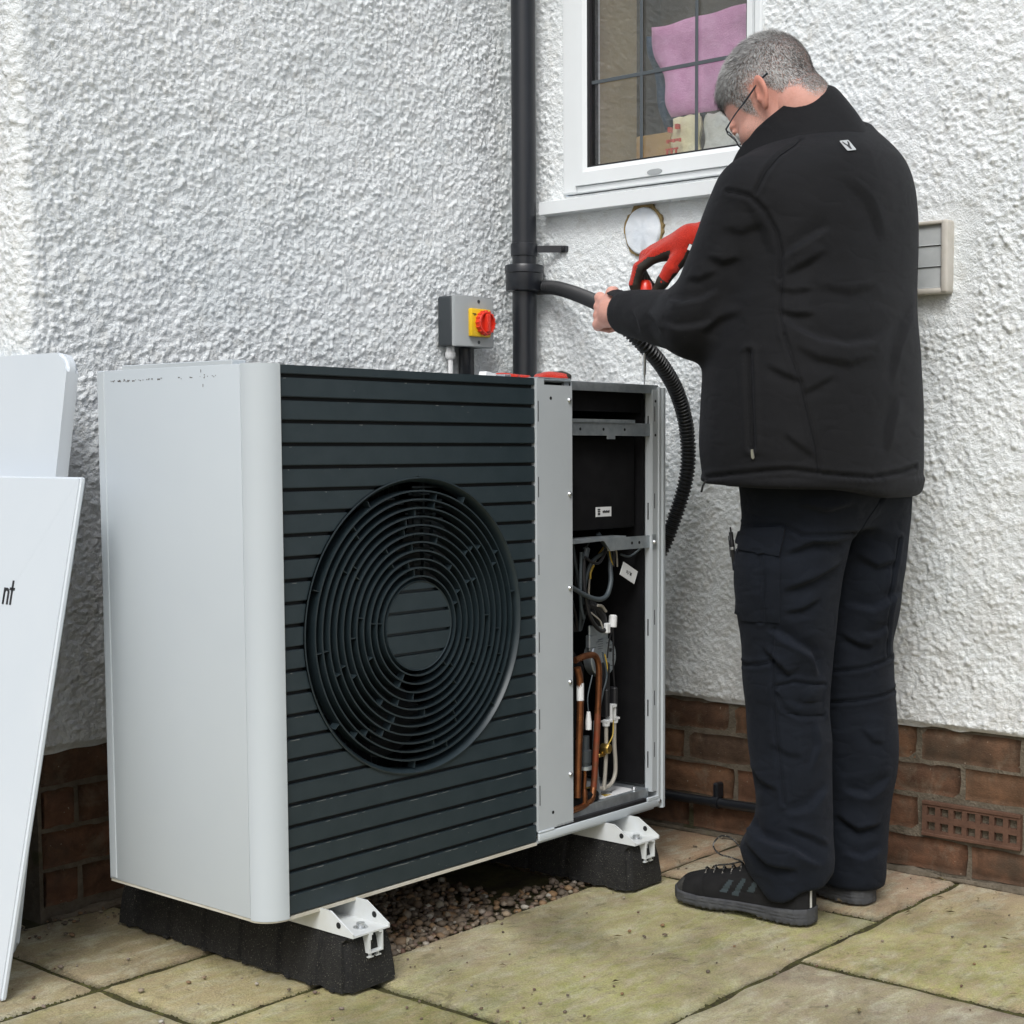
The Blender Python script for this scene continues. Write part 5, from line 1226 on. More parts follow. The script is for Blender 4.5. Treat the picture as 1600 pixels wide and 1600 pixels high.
LEGL = [(.839, .983, -.413, .105, .105), (.789, .978, -.411, .104, .108), (.727, .970, -.402, .103, .108), (.664, .963, -.392, .100, .105), (.601, .964, -.391, .094, .097), (.539, .966, -.392, .085, .089), (.475, .966, -.390, .081, .085), (.412, .966, -.393, .075, .079), (.351, .961, -.400, .075, .080), (.289, .956, -.411, .073, .077), (.228, .950, -.421, .069, .073), (.177, .946, -.418, .072, .080), (.142, .934, -.412, .078, .098), (.110, .935, -.416, .074, .094), (.085, .933, -.422, .068, .086), (.045, .928, -.428, .062, .080), (.02, .926, -.428, .058, .076)]
LEGR = [(.836, 1.150, -.440, .098, .108), (.785, 1.150, -.438, .098, .106), (.721, 1.146, -.440, .094, .102), (.656, 1.143, -.440, .088, .096), (.591, 1.140, -.440, .082, .090), (.526, 1.133, -.434, .076, .083), (.461, 1.136, -.440, .075, .081), (.396, 1.139, -.444, .076, .083), (.330, 1.142, -.448, .076, .083), (.264, 1.143, -.450, .072, .079), (.198, 1.140, -.446, .066, .074), (.132, 1.130, -.446, .064, .075), (.082, 1.120, -.450, .062, .074), (.050, 1.114, -.452, .058, .071), (.034, 1.112, -.452, .056, .069)]
TORSO = [(.820, 1.041, -.405, .243, .180), (.863, 1.041, -.405, .251, .187), (.913, 1.039, -.402, .255, .189), (.963, 1.039, -.402, .254, .188), (1.013, 1.038, -.402, .252, .187), (1.088, 1.038, -.401, .246, .184), (1.163, 1.038, -.400, .239, .180), (1.225, 1.042, -.398, .236, .178), (1.287, 1.046, -.399, .237, .178), (1.361, 1.049, -.402, .234, .174), (1.416, 1.052, -.405, .224, .166), (1.455, 1.058, -.414, .198, .147), (1.483, 1.066, -.424, .160, .122), (1.515, 1.085, -.428, .105, .084), (1.545, 1.10, -.428, .055, .045)]
f = slices(gb, [(z, x, y, a * .76, b_ * .76) for z, x, y, a, b_ in LEGL if z > .07] + [(.045, .922, -.415, .034, .036)])
f = smin(f, slices(gb, [(z, x, y, a * .76, b_ * .76) for z, x, y, a, b_ in LEGR]), .03)
f = smin(f, slices(gb, [(z, x, y + .0, a * (.78 if z > 1.0 else .60), b_ * (.78 if z > 1.0 else .60)) for z, x, y, a, b_ in TORSO if z > .84]), .05)
f = smin(f, chain(gb, [LS, LE, LW], [.050, .042, .028], .03), .04); f = smin(f, chain(gb, [RS, RE, RW], [.050, .042, .028], .03), .04)
f = smin(f, chain(gb, [RW, (1.056, -.03, 1.322)], [.022, .014]), .02); f = smin(f, chain(gb, [(.918, -.410, .050), (.905, -.25, .045)], [.020, .020]), .03); f = smin(f, chain(gb, [(1.11, -.46, .045), (1.12, -.24, .04)], [.024, .024]), .03)
f = smin(f, cap_(gb, (1.040, -.425, 1.46), tuple(hw([(0, -.030, -.045)])[0]), .062, .060), .03)
Vb, Fb = gb.mesh(f, 2)
# neck at finer resolution, joined to the head
gn = Grid((.88, -.54, 1.40), (1.16, -.20, 1.66), .0042)
fn = cap_(gn, (1.040, -.425, 1.44), tuple(hw([(0, -.034, -.030)])[0]), .070, .056); fn = smin(fn, cap_(gn, (1.03, -.36, 1.44), tuple(hw([(0, .02, -.070)])[0]), .058, .044), .03)
Vn, Fn = gn.mesh(fn, 3)
Vbody = np.vstack([hw(Vh), Vn, Vl, Vb]); o1 = len(Vh); o2 = o1 + len(Vn); o3 = o2 + len(Vl)
Fbody = np.vstack([Fh, Fn + o1, Fl + o2, Fb + o3])
me = mesh_np("body", Vbody, Fbody)
nk = np.zeros(len(Vbody), np.float32); nk[:o1] = hm
at = me.attributes.new("scalp", 'FLOAT', 'POINT'); at.data.foreach_set("value", nk)
st_ = np.zeros(len(Vbody), np.float32)
st_[:o1] = np.clip((.02 - Vh[:, 2]) / .04, 0, 1) * np.clip((Vh[:, 1] - .012) / .02, 0, 1)
at = me.attributes.new("stubble", 'FLOAT', 'POINT'); at.data.foreach_set("value", st_)
er = np.zeros(len(Vbody), np.float32); er[:o1] = (np.abs(Vh[:, 0]) > .074) & (Vh[:, 1] < .02) & (Vh[:, 1] > -.04) & (Vh[:, 2] < .04) & (Vh[:, 2] > -.045)
at = me.attributes.new("flush", 'FLOAT', 'POINT'); at.data.foreach_set("value", er)
def skin_mat():
    m, n, l, p = nodes("skin"); tc = n.new("ShaderNodeTexCoord"); v = tc.outputs["Object"]
    c = ramp(n, l, noise_node(n, l, 38, 4, .6, v).outputs[0], [(.3, (.55, .265, .205)), (.7, (.66, .35, .28))]).outputs[0]
    def A(nm):
        a = n.new("ShaderNodeAttribute"); a.attribute_name = nm; return a.outputs["Fac"]
    def mul(a, k):
        q = n.new("ShaderNodeMath"); q.operation = 'MULTIPLY'; l.new(a, q.inputs[0])
        if hasattr(k, "is_linked"): l.new(k, q.inputs[1])
        else: q.inputs[1].default_value = k
        return q.outputs[0]
    c = mixc(n, l, mul(A("flush"), .45), c, (.58, .20, .13))
    stb = ramp(n, l, noise_node(n, l, 700, 2, .5, v).outputs[0], [(.45, .1), (.62, .75)]).outputs[0]
    c = mixc(n, l, mul(A("stubble"), stb), c, (.30, .20, .16))
    c = mixc(n, l, mul(A("scalp"), .55), c, (.27, .21, .18))
    l.new(c, p.inputs["Base Color"]); p.inputs["Roughness"].default_value = .5; p.inputs["Specular IOR Level"].default_value = .4
    p.inputs["Subsurface Weight"].default_value = .15; p.inputs["Subsurface Radius"].default_value = (.6, .25, .15); p.inputs["Subsurface Scale"].default_value = .01
    bump(n, l, p, noise_node(n, l, 420, 3, .6, v).outputs[0], .0008); return m
M["skin"] = skin_mat()
put("body", me, M["skin"], person, None, 180)
# eyes and brows
eb = B()
for sx in (-1, 1):
    b = B().lathe([(0, .0132), (.006, .0118), (.0105, .008), (.0132, 0), (.0105, -.008), (0, -.0132)], tuple(hw([(sx * .032, .0865, .002)])[0]), tuple(RH @ np.array([0, 1, -.15])), 20)
    part("eye", b, mat("eye_white" if sx < 0 else "eye_white_b", (.62, .60, .57), .2), person, None, 180)

# ---- hair: short strands, grey with dark clumps
hg = np.random.default_rng(21)
cf = Vh[Fh].mean(1); hl_ = hairline(cf); ar = np.linalg.norm(np.cross(Vh[Fh[:, 2]] - Vh[Fh[:, 0]], Vh[Fh[:, 3]] - Vh[Fh[:, 1]]), axis=1)
earf = (np.abs(cf[:, 0]) > .0785) & (cf[:, 2] < .05) & (cf[:, 1] < .03)
wgt = ar * np.clip(hl_ / .020 + .25, 0, 1) ** .6 * ~earf; wgt /= wgt.sum()
NS = 60000
fi = hg.choice(len(cf), NS, p=wgt); uv = hg.random((NS, 2)); q = Vh[Fh[fi]]
R_ = (q[:, 0] * (1 - uv[:, :1]) + q[:, 1] * uv[:, :1]) * (1 - uv[:, 1:]) + (q[:, 3] * (1 - uv[:, :1]) + q[:, 2] * uv[:, :1]) * uv[:, 1:]
Nf = Nh[Fh[fi, 0]]
top_ = np.clip((R_[:, 2] - .045) / .05, 0, 1); frt = np.clip((R_[:, 1] - .035) / .035, 0, 1) * top_; fade = np.clip(hl_[fi] / .045, 0, 1)
Ls_ = (.0030 + .0040 * fade + .0080 * top_ * np.clip(fade, .3, 1) + .0090 * frt) * hg.uniform(.6, 1.15, NS)
back_ = np.clip((-R_[:, 1] - .03) / .05, 0, 1)
dirn = np.stack([.10 * np.sign(R_[:, 0]) * (1 - top_), .55 * top_ + .10 - .10 * back_, -.75 * (1 - top_) + .05], -1)
cow = np.stack([vnoise(R_, 30, 4), vnoise(R_, 30, 5), vnoise(R_, 30, 6)], -1)
dirn = dirn + .26 * cow + hg.normal(0, .17, (NS, 3)); dirn -= Nf * np.sum(dirn * Nf, 1, keepdims=True)
dirn = dirn / (np.linalg.norm(dirn, axis=1, keepdims=True) + 1e-6)
lift = (.30 + .40 * top_ + hg.normal(0, .10, NS))[:, None]
w_ = np.cross(dirn, Nf); w_ /= np.linalg.norm(w_, axis=1, keepdims=True) + 1e-6
hwid = (hg.uniform(.00020, .00036, NS))[:, None]
p0 = R_ - Nf * .0006; p1 = R_ + (dirn + Nf * lift * 1.2) * (Ls_ * .55)[:, None]; p2 = R_ + (dirn * 1.05 + Nf * lift * .75) * Ls_[:, None]
VV = hw(np.stack([p0 - w_ * hwid, p0 + w_ * hwid, p1 + w_ * hwid * .8, p1 - w_ * hwid * .8, p2 + w_ * hwid * .12, p2 - w_ * hwid * .12], 1).reshape(-1, 3))
b0 = np.arange(NS)[:, None] * 6; FF = np.vstack([b0 + np.array([[0, 1, 2, 3]]), b0 + np.array([[3, 2, 4, 5]])])
me = mesh_np("hair", VV, FF)
dk = .22 + .30 * np.clip(vnoise(R_, 26, 9) + .1, 0, 1) + .42 * np.clip((-R_[:, 1] - .045) / .05, 0, 1) * np.clip((.085 - R_[:, 2]) / .05, 0, 1) * np.clip(hl_[fi] / .03, 0, 1) + .55 * frt * np.clip((R_[:, 1] - .055) / .02, 0, 1)
tone = np.clip(np.where(hg.random(NS) < dk, hg.uniform(0, .35, NS), hg.uniform(.55, 1, NS)), 0, 1)
at = me.attributes.new("tint", 'FLOAT', 'POINT'); at.data.foreach_set("value", np.repeat(tone, 6).astype(np.float32))
def hair_mat():
    m, n, l, p = nodes("grey_hair"); a = n.new("ShaderNodeAttribute"); a.attribute_name = "tint"
    r = ramp(n, l, a.outputs["Fac"], [(0, (.030, .026, .022)), (.4, (.11, .10, .09)), (.7, (.46, .455, .44)), (1, (.74, .735, .72))]); l.new(r.outputs[0], p.inputs["Base Color"])
    p.inputs["Roughness"].default_value = .45; return m
o = put("hair", me, hair_mat(), person, None, 180); o["kind"] = "stuff"
# eyebrow
# ---- glasses
gm = mat("dark_spectacle_frame", (.02, .026, .035), .3, 0, .6)
gls = B()
for sx in (-1, 1):
    P = [(sx * .0755, .084, .012), (sx * .0790, .060, .013), (sx * .0800, .030, .013), (sx * .0808, .000, .0145), (sx * .0815, -.022, .0150), (sx * .0800, -.040, .0125)]
    gls.tube([tuple(hw([q_])[0]) for q_ in spline(P, 4)], [.0014] * 8 + [.0018] * 8 + [.0022] * 4 + [.0026], 8)
spec = part("glasses", gls, gm, person, None, 60)
for sx in (-1, 1):
    L2 = []
    for k in range(25):
        t = 2 * math.pi * k / 24; ca, sa = math.cos(t), math.sin(t)
        L2.append((sx * .041 + sx * .029 * math.copysign(abs(ca) ** .6, ca), .1005 - .018 * ((sx * .041 + sx * .029 * ca) / .07) ** 2 * 1 + .010, -.004 + .019 * math.copysign(abs(sa) ** .6, sa)))
    part("lens_rim", B().tube([tuple(hw([q_])[0]) for q_ in L2], .0012, 6), gm, spec, None, 60)
    b = B().face([tuple(hw([q_])[0]) for q_ in L2[:-1]]); part("lens", b, M["glass"], spec, None, None)
    part("hinge", B().tube([tuple(hw([q_])[0]) for q_ in [(sx * .070, .096, .006), (sx * .0755, .092, .011), (sx * .0757, .082, .012)]], .0018, 6), gm, spec, None, 60)
part("bridge", B().tube([tuple(hw([q_])[0]) for q_ in spline([(-.012, .110, .002), (0, .114, .005), (.012, .110, .002)], 4)], .0012, 6), gm, spec, None, 60)

# ---- jacket
def cloth_mat(name, c1, c2, weave, bd, rough=.85, sheen=.25, crumple=.02):
    m, n, l, p = nodes(name); tc = n.new("ShaderNodeTexCoord"); v = tc.outputs["Object"]
    c = ramp(n, l, noise_node(n, l, 6, 5, .7, v).outputs[0], [(.3, c1), (.7, c2)]).outputs[0]
    k = ramp(n, l, noise_node(n, l, 900, 2, .6, v).outputs[0], [(.3, .75), (.7, 1.3)]); c = mixc(n, l, 1.0, c, k.outputs[0], 'MULTIPLY')
    li = ramp(n, l, noise_node(n, l, 330, 2, .5, v).outputs[0], [(.755, 0.0), (.775, .35)]); c = mixc(n, l, li.outputs[0], c, (.16, .16, .16))
    l.new(c, p.inputs["Base Color"]); p.inputs["Roughness"].default_value = rough; p.inputs["Specular IOR Level"].default_value = .20
    p.inputs["Sheen Weight"].default_value = sheen; p.inputs["Sheen Roughness"].default_value = .45; p.inputs["Sheen Tint"].default_value = (.8, .85, 1, 1)
    h = mixc(n, l, .4, noise_node(n, l, weave, 3, .6, v).outputs[0], noise_node(n, l, 60, 4, .6, v).outputs[0]); b1 = bump(n, l, p, h, bd)
    mp = n.new("ShaderNodeMapping"); mp.inputs["Rotation"].default_value = (.35, .25, .6); mp.inputs["Scale"].default_value = (1, 1, 1.9); l.new(v, mp.inputs[0])
    cr = noise_node(n, l, 15, 1.2, .4, mp.outputs[0], .25); rg = n.new("ShaderNodeMath"); rg.operation = 'SUBTRACT'; rg.inputs[1].default_value = .5; l.new(cr.outputs[0], rg.inputs[0])
    ab = n.new("ShaderNodeMath"); ab.operation = 'ABSOLUTE'; l.new(rg.outputs[0], ab.inputs[0]); bump(n, l, p, ab.outputs[0], crumple, 1.0, b1.outputs[0]); return m
M["jacket"] = cloth_mat("black_softshell", (.0056, .0058, .0068), (.0074, .0076, .0088), 1300, .0014, .74, .04, .0035)
M["trouser"] = cloth_mat("navy_black_work_cloth", (.0038, .0055, .0092), (.0062, .0088, .0145), 1100, .0018, .84, .04, .0075)
gj = Grid((.72, -.64, .80), (1.38, .02, 1.58), .0048)
f = slices(gj, TORSO, 0, 2.25)
chest = ell(gj, (1.045, -.33, 1.30), (.19, .13, .20)); f = smin(f, chest, .06)
arm_l = chain(gj, [LS, LE, LW], [.082, .063, .042], .035); arm_l = smin(arm_l, ell(gj, (.846, -.262, 1.160), (.064, .080, .062)), .02)
cut = (gj.X - LW[0]) * .32 + (gj.Y - LW[1]) * .935 + (gj.Z - LW[2]) * .15 + .018; arm_l = smax(arm_l, cut, .006)
arm_r = chain(gj, [RS, RE, RW], [.084, .066, .043], .035); d = np.array(RW) - np.array(RE); d /= np.linalg.norm(d)
cut = (gj.X - RW[0]) * d[0] + (gj.Y - RW[1]) * d[1] + (gj.Z - RW[2]) * d[2] + .030; arm_r = smax(arm_r, cut, .006)
f = smin(f, arm_l, .030); f = smin(f, arm_r, .035)
hem = slices(gj, [(.828, 1.041, -.405, .247, .184), (.840, 1.041, -.405, .2505, .1865), (.856, 1.041, -.405, .254, .190)], .0012, 2.25); f = smin(f, hem, .006)
f = np.maximum(f, -(gj.Z - (.832 + .045 * (gj.Y + .40) - .012 * np.sin((gj.X - 1.0) * 11))))
f = smax(f, -ell(gj, (1.02, -.37, 1.60), (.082, .10, .09)), .01)
Vj, Fj = gj.mesh(f, 3, .5)
def wr(V, F, amp, freq, seed, stretch, fade=None):
    N = vnormals(V, F); P = V * np.array(stretch); r = 1 - np.abs(vnoise(P, freq, seed)) * 2; r2 = vnoise(P, freq * .45, seed + 1)
    h = amp * (r * .5 + r2); 
    if fade is not None: h = h * fade(V)
    return V + N * h[:, None]
Vj = wr(Vj, Fj, .0026, 6, 31, (1, 1, 1.3)); Vj = wr(Vj, Fj, .0026, 15, 33, (1, 1, .8), lambda V: np.clip((.95 - V[:, 0]) / .06, 0, 1) * np.clip((V[:, 1] + .36) / .08, 0, 1))
JF = [([(.868, 1.161), (.904, 1.132), (.944, 1.112), (.992, 1.105), (1.045, 1.114), (1.083, 1.143)], .013, -.0095), ([(.888, 1.096), (.936, 1.069), (.995, 1.061), (1.049, 1.079)], .012, .006),
      ([(.869, 1.255), (.896, 1.28), (.929, 1.301), (.96, 1.316)], .011, -.0085), ([(.876, 1.222), (.914, 1.241), (.955, 1.268)], .010, .007), ([(.863, 1.158), (.898, 1.151), (.935, 1.152)], .007, .006),
      ([(.858, 1.2), (.891, 1.192), (.933, 1.197)], .008, .005), ([(.841, 1.061), (.877, 1.041), (.911, 1.029)], .009, .0055), ([(.907, 1.008), (.942, 1.024), (.972, 1.043)], .009, .005), ([(.872, .937), (.902, .913), (.932, .894)], .009, .005),
      ([(1.143, 1.188), (1.118, 1.152), (1.096, 1.105), (1.079, 1.033)], .013, .007), ([(1.098, 1.009), (1.08, .961), (1.069, .901)], .013, .006), ([(.98, 1.40), (1.03, 1.36), (1.06, 1.29)], .022, .005), ([(.93, 1.20), (1.0, 1.19), (1.06, 1.21)], .016, .005),
      ([(.669, 1.197), (.694, 1.187), (.729, 1.193), (.757, 1.210)], .010, -.0085), ([(.657, 1.153), (.686, 1.141), (.722, 1.144), (.752, 1.154)], .009, -.007), ([(.628, 1.173), (.643, 1.151), (.653, 1.127)], .008, .006),
      ([(.597, 1.186), (.608, 1.161), (.615, 1.137)], .007, .0045), ([(.737, 1.262), (.767, 1.248), (.802, 1.256)], .012, .007), ([(.733, 1.124), (.768, 1.148), (.803, 1.159)], .011, .007), ([(.70, 1.225), (.725, 1.222), (.76, 1.235)], .009, .006),
      ([(.76, 1.31), (.80, 1.30), (.845, 1.315)], .014, .005), ([(.80, 1.36), (.83, 1.31), (.85, 1.26)], .013, .004)]
JS = [([(.876, 1.116), (.906, 1.028), (.934, .913), (.94, .87)], .0030, .0022), ([(.813, 1.088), (.816, 1.008), (.82, .913)], .0042, .0050), ([(.775, 1.381), (.814, 1.368), (.841, 1.342), (.863, 1.302), (.871, 1.262), (.868, 1.22)], .0034, .0030),
      ([(.914, 1.486), (.9, 1.47), (.87, 1.447), (.843, 1.414), (.823, 1.374)], .0034, .0028), ([(.745, .858), (.783, .864), (.826, .869), (.887, .874), (.946, .866), (1.048, .858), (1.116, .868), (1.148, .877)], .0034, .0034),
      ([(.803, 1.086), (.807, 1.008), (.811, .913)], .0024, .0012), ([(.872, 1.22), (.868, 1.17), (.876, 1.116)], .003, .002)]
JF = [(l_, w * 1.35, q * .95) for l_, w, q in JF]; JS = [(l_, w * 1.15, q * 1.4) for l_, w, q in JS]
Vj = tailor(Vj, Fj, JF, JS)
jacket = put("jacket", mesh_np("jacket", Vj, Fj), M["jacket"], person, "black softshell jacket with a zipped side pocket", 180)

# stand up collar
n = 72; rows = []; ph = np.linspace(0, 2 * math.pi, n, endpoint=False)
def ringp(cx, cy, ax_, ay, z0, zc, wob=0):
    y = cy - ay * np.cos(ph); return np.stack([cx + ax_ * np.sin(ph), y, z0 + zc * np.cos(ph) + wob * np.sin(ph * 3 + 1)], -1)
CR = [ringp(1.039, -.372, .124, .140, 1.452, .052), ringp(1.038, -.367, .110, .126, 1.482, .058, .002), ringp(1.036, -.350, .101, .118, 1.506, .067, .0), ringp(1.034, -.334, .093, .112, 1.524, .076, .0), ringp(1.033, -.330, .090, .109, 1.528, .0775, .0),
      ringp(1.033, -.330, .086, .105, 1.526, .077, .0), ringp(1.034, -.336, .087, .106, 1.508, .070, .0), ringp(1.037, -.352, .092, .110, 1.478, .060)]
Vc = np.vstack(CR); Fc = np.array([[i * n + k, i * n + (k + 1) % n, (i + 1) * n + (k + 1) % n, (i + 1) * n + k] for i in range(len(CR) - 1) for k in range(n)])
Vc = Vc + vnormals(Vc, Fc) * (.0018 * vnoise(Vc, 13, 5))[:, None]
col_o = put("collar", mesh_np("collar", Vc, Fc), M["jacket"], jacket, None, 180)
sb = col_o.modifiers.new("sub", 'SUBSURF'); sb.levels = 1; sb.render_levels = 1
def on_surface(V, F, U0, Z0_, side=None):
    """point and normal of a garment where the chart reads (U0, Z0)"""
    N = vnormals(V, F); d = np.hypot(V @ AX - U0, V[:, 2] - Z0_) + 9 * ((N @ TO) < .1)
    if side is not None: d = d + 9 * ~side(V)
    k = np.argsort(d)[:5]; nn = N[k].mean(0); return V[k].mean(0), nn / np.linalg.norm(nn)
def plaque(V, F, U0, Z0_, w, h, rot, lift=.0008, side=None):
    p, nn = on_surface(V, F, U0, Z0_, side); up = np.array([0, 0, 1.0]); up -= nn * (up @ nn); up /= np.linalg.norm(up); rt = np.cross(up, nn)
    c, s_ = math.cos(rot), math.sin(rot); u, v = rt * c + up * s_, up * c - rt * s_
    return Vector(p + nn * lift), Vector(u), Vector(v), Vector(nn)
# badge between the shoulders: silver plate with a horned head
p, u, v, nn = plaque(Vj, Fj, .998, 1.468, 0, 0, math.radians(14), .0012)
pts = []
for cx, cy, a0 in ((-.0085, -.0125, 180), (.0085, -.0125, 270), (.0085, .0125, 0), (-.0085, .0125, 90)):
    for k in range(4): a = math.radians(a0 + 30 * k); pts.append((cx + .002 * math.cos(a), cy + .002 * math.sin(a)))
bd = part("badge", B().prism(pts, p, u, v, nn * .0008), mat("silver_badge", (.52, .54, .55), .35, .3), jacket, "small silver badge on the back")
b = B(); p2 = p + nn * .0009
b.prism([(-.0072, .0108), (-.0052, .0108), (-.0012, .0015), (.0012, .0015), (.0052, .0108), (.0072, .0108), (.0066, .0045), (.0034, -.0015), (.0024, -.0085), (-.0024, -.0085), (-.0034, -.0015), (-.0066, .0045)], p2, u, v, nn * .0003)
b.prism([(-.0024, -.0092), (.0024, -.0092), (.0016, -.0112), (-.0016, -.0112)], p2, u, v, nn * .0003)
part("emblem", b, M["ink"], bd)
# zip pull at the pocket, hem cord
p, u, v, nn = plaque(Vj, Fj, .8205, .903, 0, 0, 0, .001)
b = B().prism([(-.0022, .010), (.0022, .010), (.0030, .002), (.0030, -.006), (.0, -.009), (-.0030, -.006), (-.0030, .002)], p, u, v, nn * .0016)
part("zip_pull", b, M["screw"], jacket)
# cuff tab on the left wrist
b = B(); d = Vector((.32, .935, .15)).normalized(); c = Vector(LW) - d * .030
tp = [c + Vector((-.020, .0, .0355)), c + d * .022 + Vector((-.012, 0, .0395)), c + d * .046 + Vector((-.006, 0, .041)), c + d * .064 + Vector((-.004, 0, .040))]
sw_ = Vector((.75, -.25, .35)).normalized(); V = []
for k, q_ in enumerate(tp):
    wd = (.013, .013, .012, .007)[k]; V += [q_ - sw_ * wd, q_ + sw_ * wd]
b.bm.verts.ensure_lookup_table(); vv = [b.bm.verts.new(x) for x in V]; vb = [b.bm.verts.new(x - Vector((0, 0, .003))) for x in V]
for k in range(3):
    b.bm.faces.new((vv[2 * k], vv[2 * k + 1], vv[2 * k + 3], vv[2 * k + 2])); b.bm.faces.new((vb[2 * k + 2], vb[2 * k + 3], vb[2 * k + 1], vb[2 * k]))
    for e in (0, 1): b.bm.faces.new((vv[2 * k + e], vv[2 * k + 2 + e], vb[2 * k + 2 + e], vb[2 * k + e]))
b.bm.faces.new((vv[6], vv[7], vb[7], vb[6])); b.bm.faces.new((vv[0], vv[1], vb[1], vb[0]))
part("cuff_tab", b, M["jacket"], jacket)
p, u, v, nn = plaque(Vj, Fj, .752, .848, 0, 0, 0, 0)
part("hem_toggle", B().tube([p + Vector((-.004, .012, .004)), p + Vector((-.006, .018, -.006)), p + Vector((-.005, .022, -.018))], .0022, 8), M["cable_black"], jacket)

# ---- trousers
gt = Grid((.80, -.62, .02), (1.28, -.24, .94), .0046)
fL = slices(gt, LEGL, 0, 2.15); fR = slices(gt, LEGR, 0, 2.15)
hip = slices(gt, [(.76, 1.056, -.418, .150, .112), (.80, 1.056, -.418, .185, .126), (.86, 1.052, -.412, .196, .135), (.935, 1.045, -.405, .205, .145)], 0, 2.2)
U_ = gt.X * AX[0] + gt.Y * AX[1]; zc = np.maximum(.040 + .42 * (U_ - .865), .040 + 1.25 * (.865 - U_)) + .004 * np.sin(U_ * 90)
fL = smax(fL, zc - gt.Z, .006)
f = smin(smin(fL, fR, .010), hip, .035)
Vt, Ft = gt.mesh(f, 3, .5)
low = lambda V: .35 + .65 * np.clip((.30 - V[:, 2]) / .15, 0, 1)
Vt = wr(Vt, Ft, .0030, 8, 41, (1, 1, 1.1)); Vt = wr(Vt, Ft, .0028, 19, 43, (.8, .8, 1.3), low)
isL = lambda V: (V[:, 0] < 1.062).astype(float); isR = lambda V: (V[:, 0] > 1.05).astype(float)
POCK = [(.782, .715), (.879, .708), (.881, .584), (.81, .574), (.785, .611)]; FLAP = [(.780, .742), (.838, .758), (.89, .765), (.879, .709), (.828, .716), (.775, .717)]
TF = [([(.861, .575), (.904, .55), (.947, .523), (.963, .477)], .013, -.0085), ([(.888, .71), (.941, .732), (1.002, .73)], .012, .005), ([(.884, .640), (.942, .660), (1.005, .692)], .014, .0055), ([(.89, .60), (.925, .608), (.96, .628)], .009, .004),
      ([(.81, .205), (.85, .168), (.908, .158), (.966, .124)], .013, -.0095), ([(.975, .268), (.935, .232), (.893, .220)], .013, .006), ([(.819, .150), (.859, .118), (.915, .112)], .011, .007), ([(.895, .19), (.939, .172), (.977, .15)], .009, .005),
      ([(.905, .805), (.965, .790), (1.025, .805)], .014, .005), ([(.945, .395), (.952, .345), (.935, .30)], .010, .004), ([(.85, .53), (.88, .50), (.90, .478)], .009, .006), ([(.818, .305), (.848, .268), (.878, .256)], .012, .005), ([(.905, .436), (.935, .428), (.962, .432)], .007, .004), ([(.86, .345), (.90, .325), (.93, .322)], .014, .003)]
TS = [([(.807, .764), (.876, .767), (.896, .763), (.919, .749), (1.022, .75)], .003, .003), ([(.844, .708), (.846, .584)], .003, .003), ([(.873, .458), (.908, .468), (.972, .458)], .003, .003), ([(.871, .451), (.887, .418), (.921, .403), (.971, .40)], .003, .003),
      ([(.814, .492), (.848, .499), (.873, .509)], .003, .003), ([(.868, .57), (.868, .501), (.871, .446), (.874, .378), (.883, .292), (.89, .236)], .003, .0025), ([(.878, .443), (.895, .412), (.925, .396), (.971, .393)], .0024, .0018), ([(.803, .757), (.876, .760), (.896, .756)], .0024, .0015)]
TF = [(l_, w * 1.1, q * 1.85) for l_, w, q in TF]; TS = [(l_, w * 1.25, q * 1.5) for l_, w, q in TS]
Vt = tailor(Vt, Ft, TF, TS, isL)
TFR = [([(1.135, .632), (1.075, .602), (1.016, .612)], .013, .006), ([(1.03, .705), (1.08, .676), (1.128, .690)], .014, .005), ([(1.008, .545), (1.05, .523), (1.075, .52)], .010, .005), ([(1.108, .565), (1.08, .548), (1.05, .552)], .010, .004), ([(1.115, .262), (1.07, .228), (1.02, .236)], .013, .006), ([(1.006, .178), (1.05, .150), (1.10, .162)], .012, .007), ([(1.10, .118), (1.06, .104), (1.025, .112)], .010, .006), ([(1.05, .36), (1.075, .33), (1.10, .325)], .012, .003)]
TSR = [([(.999, .471), (1.059, .48), (1.117, .496)], .003, .003), ([(.993, .407), (1.06, .418), (1.128, .428)], .003, .003), ([(1.085, .821), (1.05, .775), (1.031, .743), (1.024, .709)], .003, .002), ([(1.128, .735), (1.116, .662), (1.108, .586), (1.108, .50)], .003, .003)]
TFR = [(l_, w * 1.1, q * 1.85) for l_, w, q in TFR]; TSR = [(l_, w * 1.25, q * 1.5) for l_, w, q in TSR]
Vt = tailor(Vt, Ft, TFR, TSR, isR)
trousers = put("trousers", mesh_np("trousers", Vt, Ft), M["trouser"], person, "dark navy work trousers with a cargo pocket", 180)
from mathutils.bvhtree import BVHTree
def tree(V, F): return BVHTree.FromPolygons([tuple(x) for x in V.astype(float)], [tuple(int(k) for k in q) for q in F])
TT, TJ = tree(Vt, Ft), tree(Vj, Fj)
def cast(T, U0, Z0_, xlim=None):
    A3, T3 = Vector(AX), Vector(TO); o = A3 * U0 + Vector((0, 0, Z0_)) + T3 * 3
    hit = T.ray_cast(o, -T3); return hit[0], hit[1]
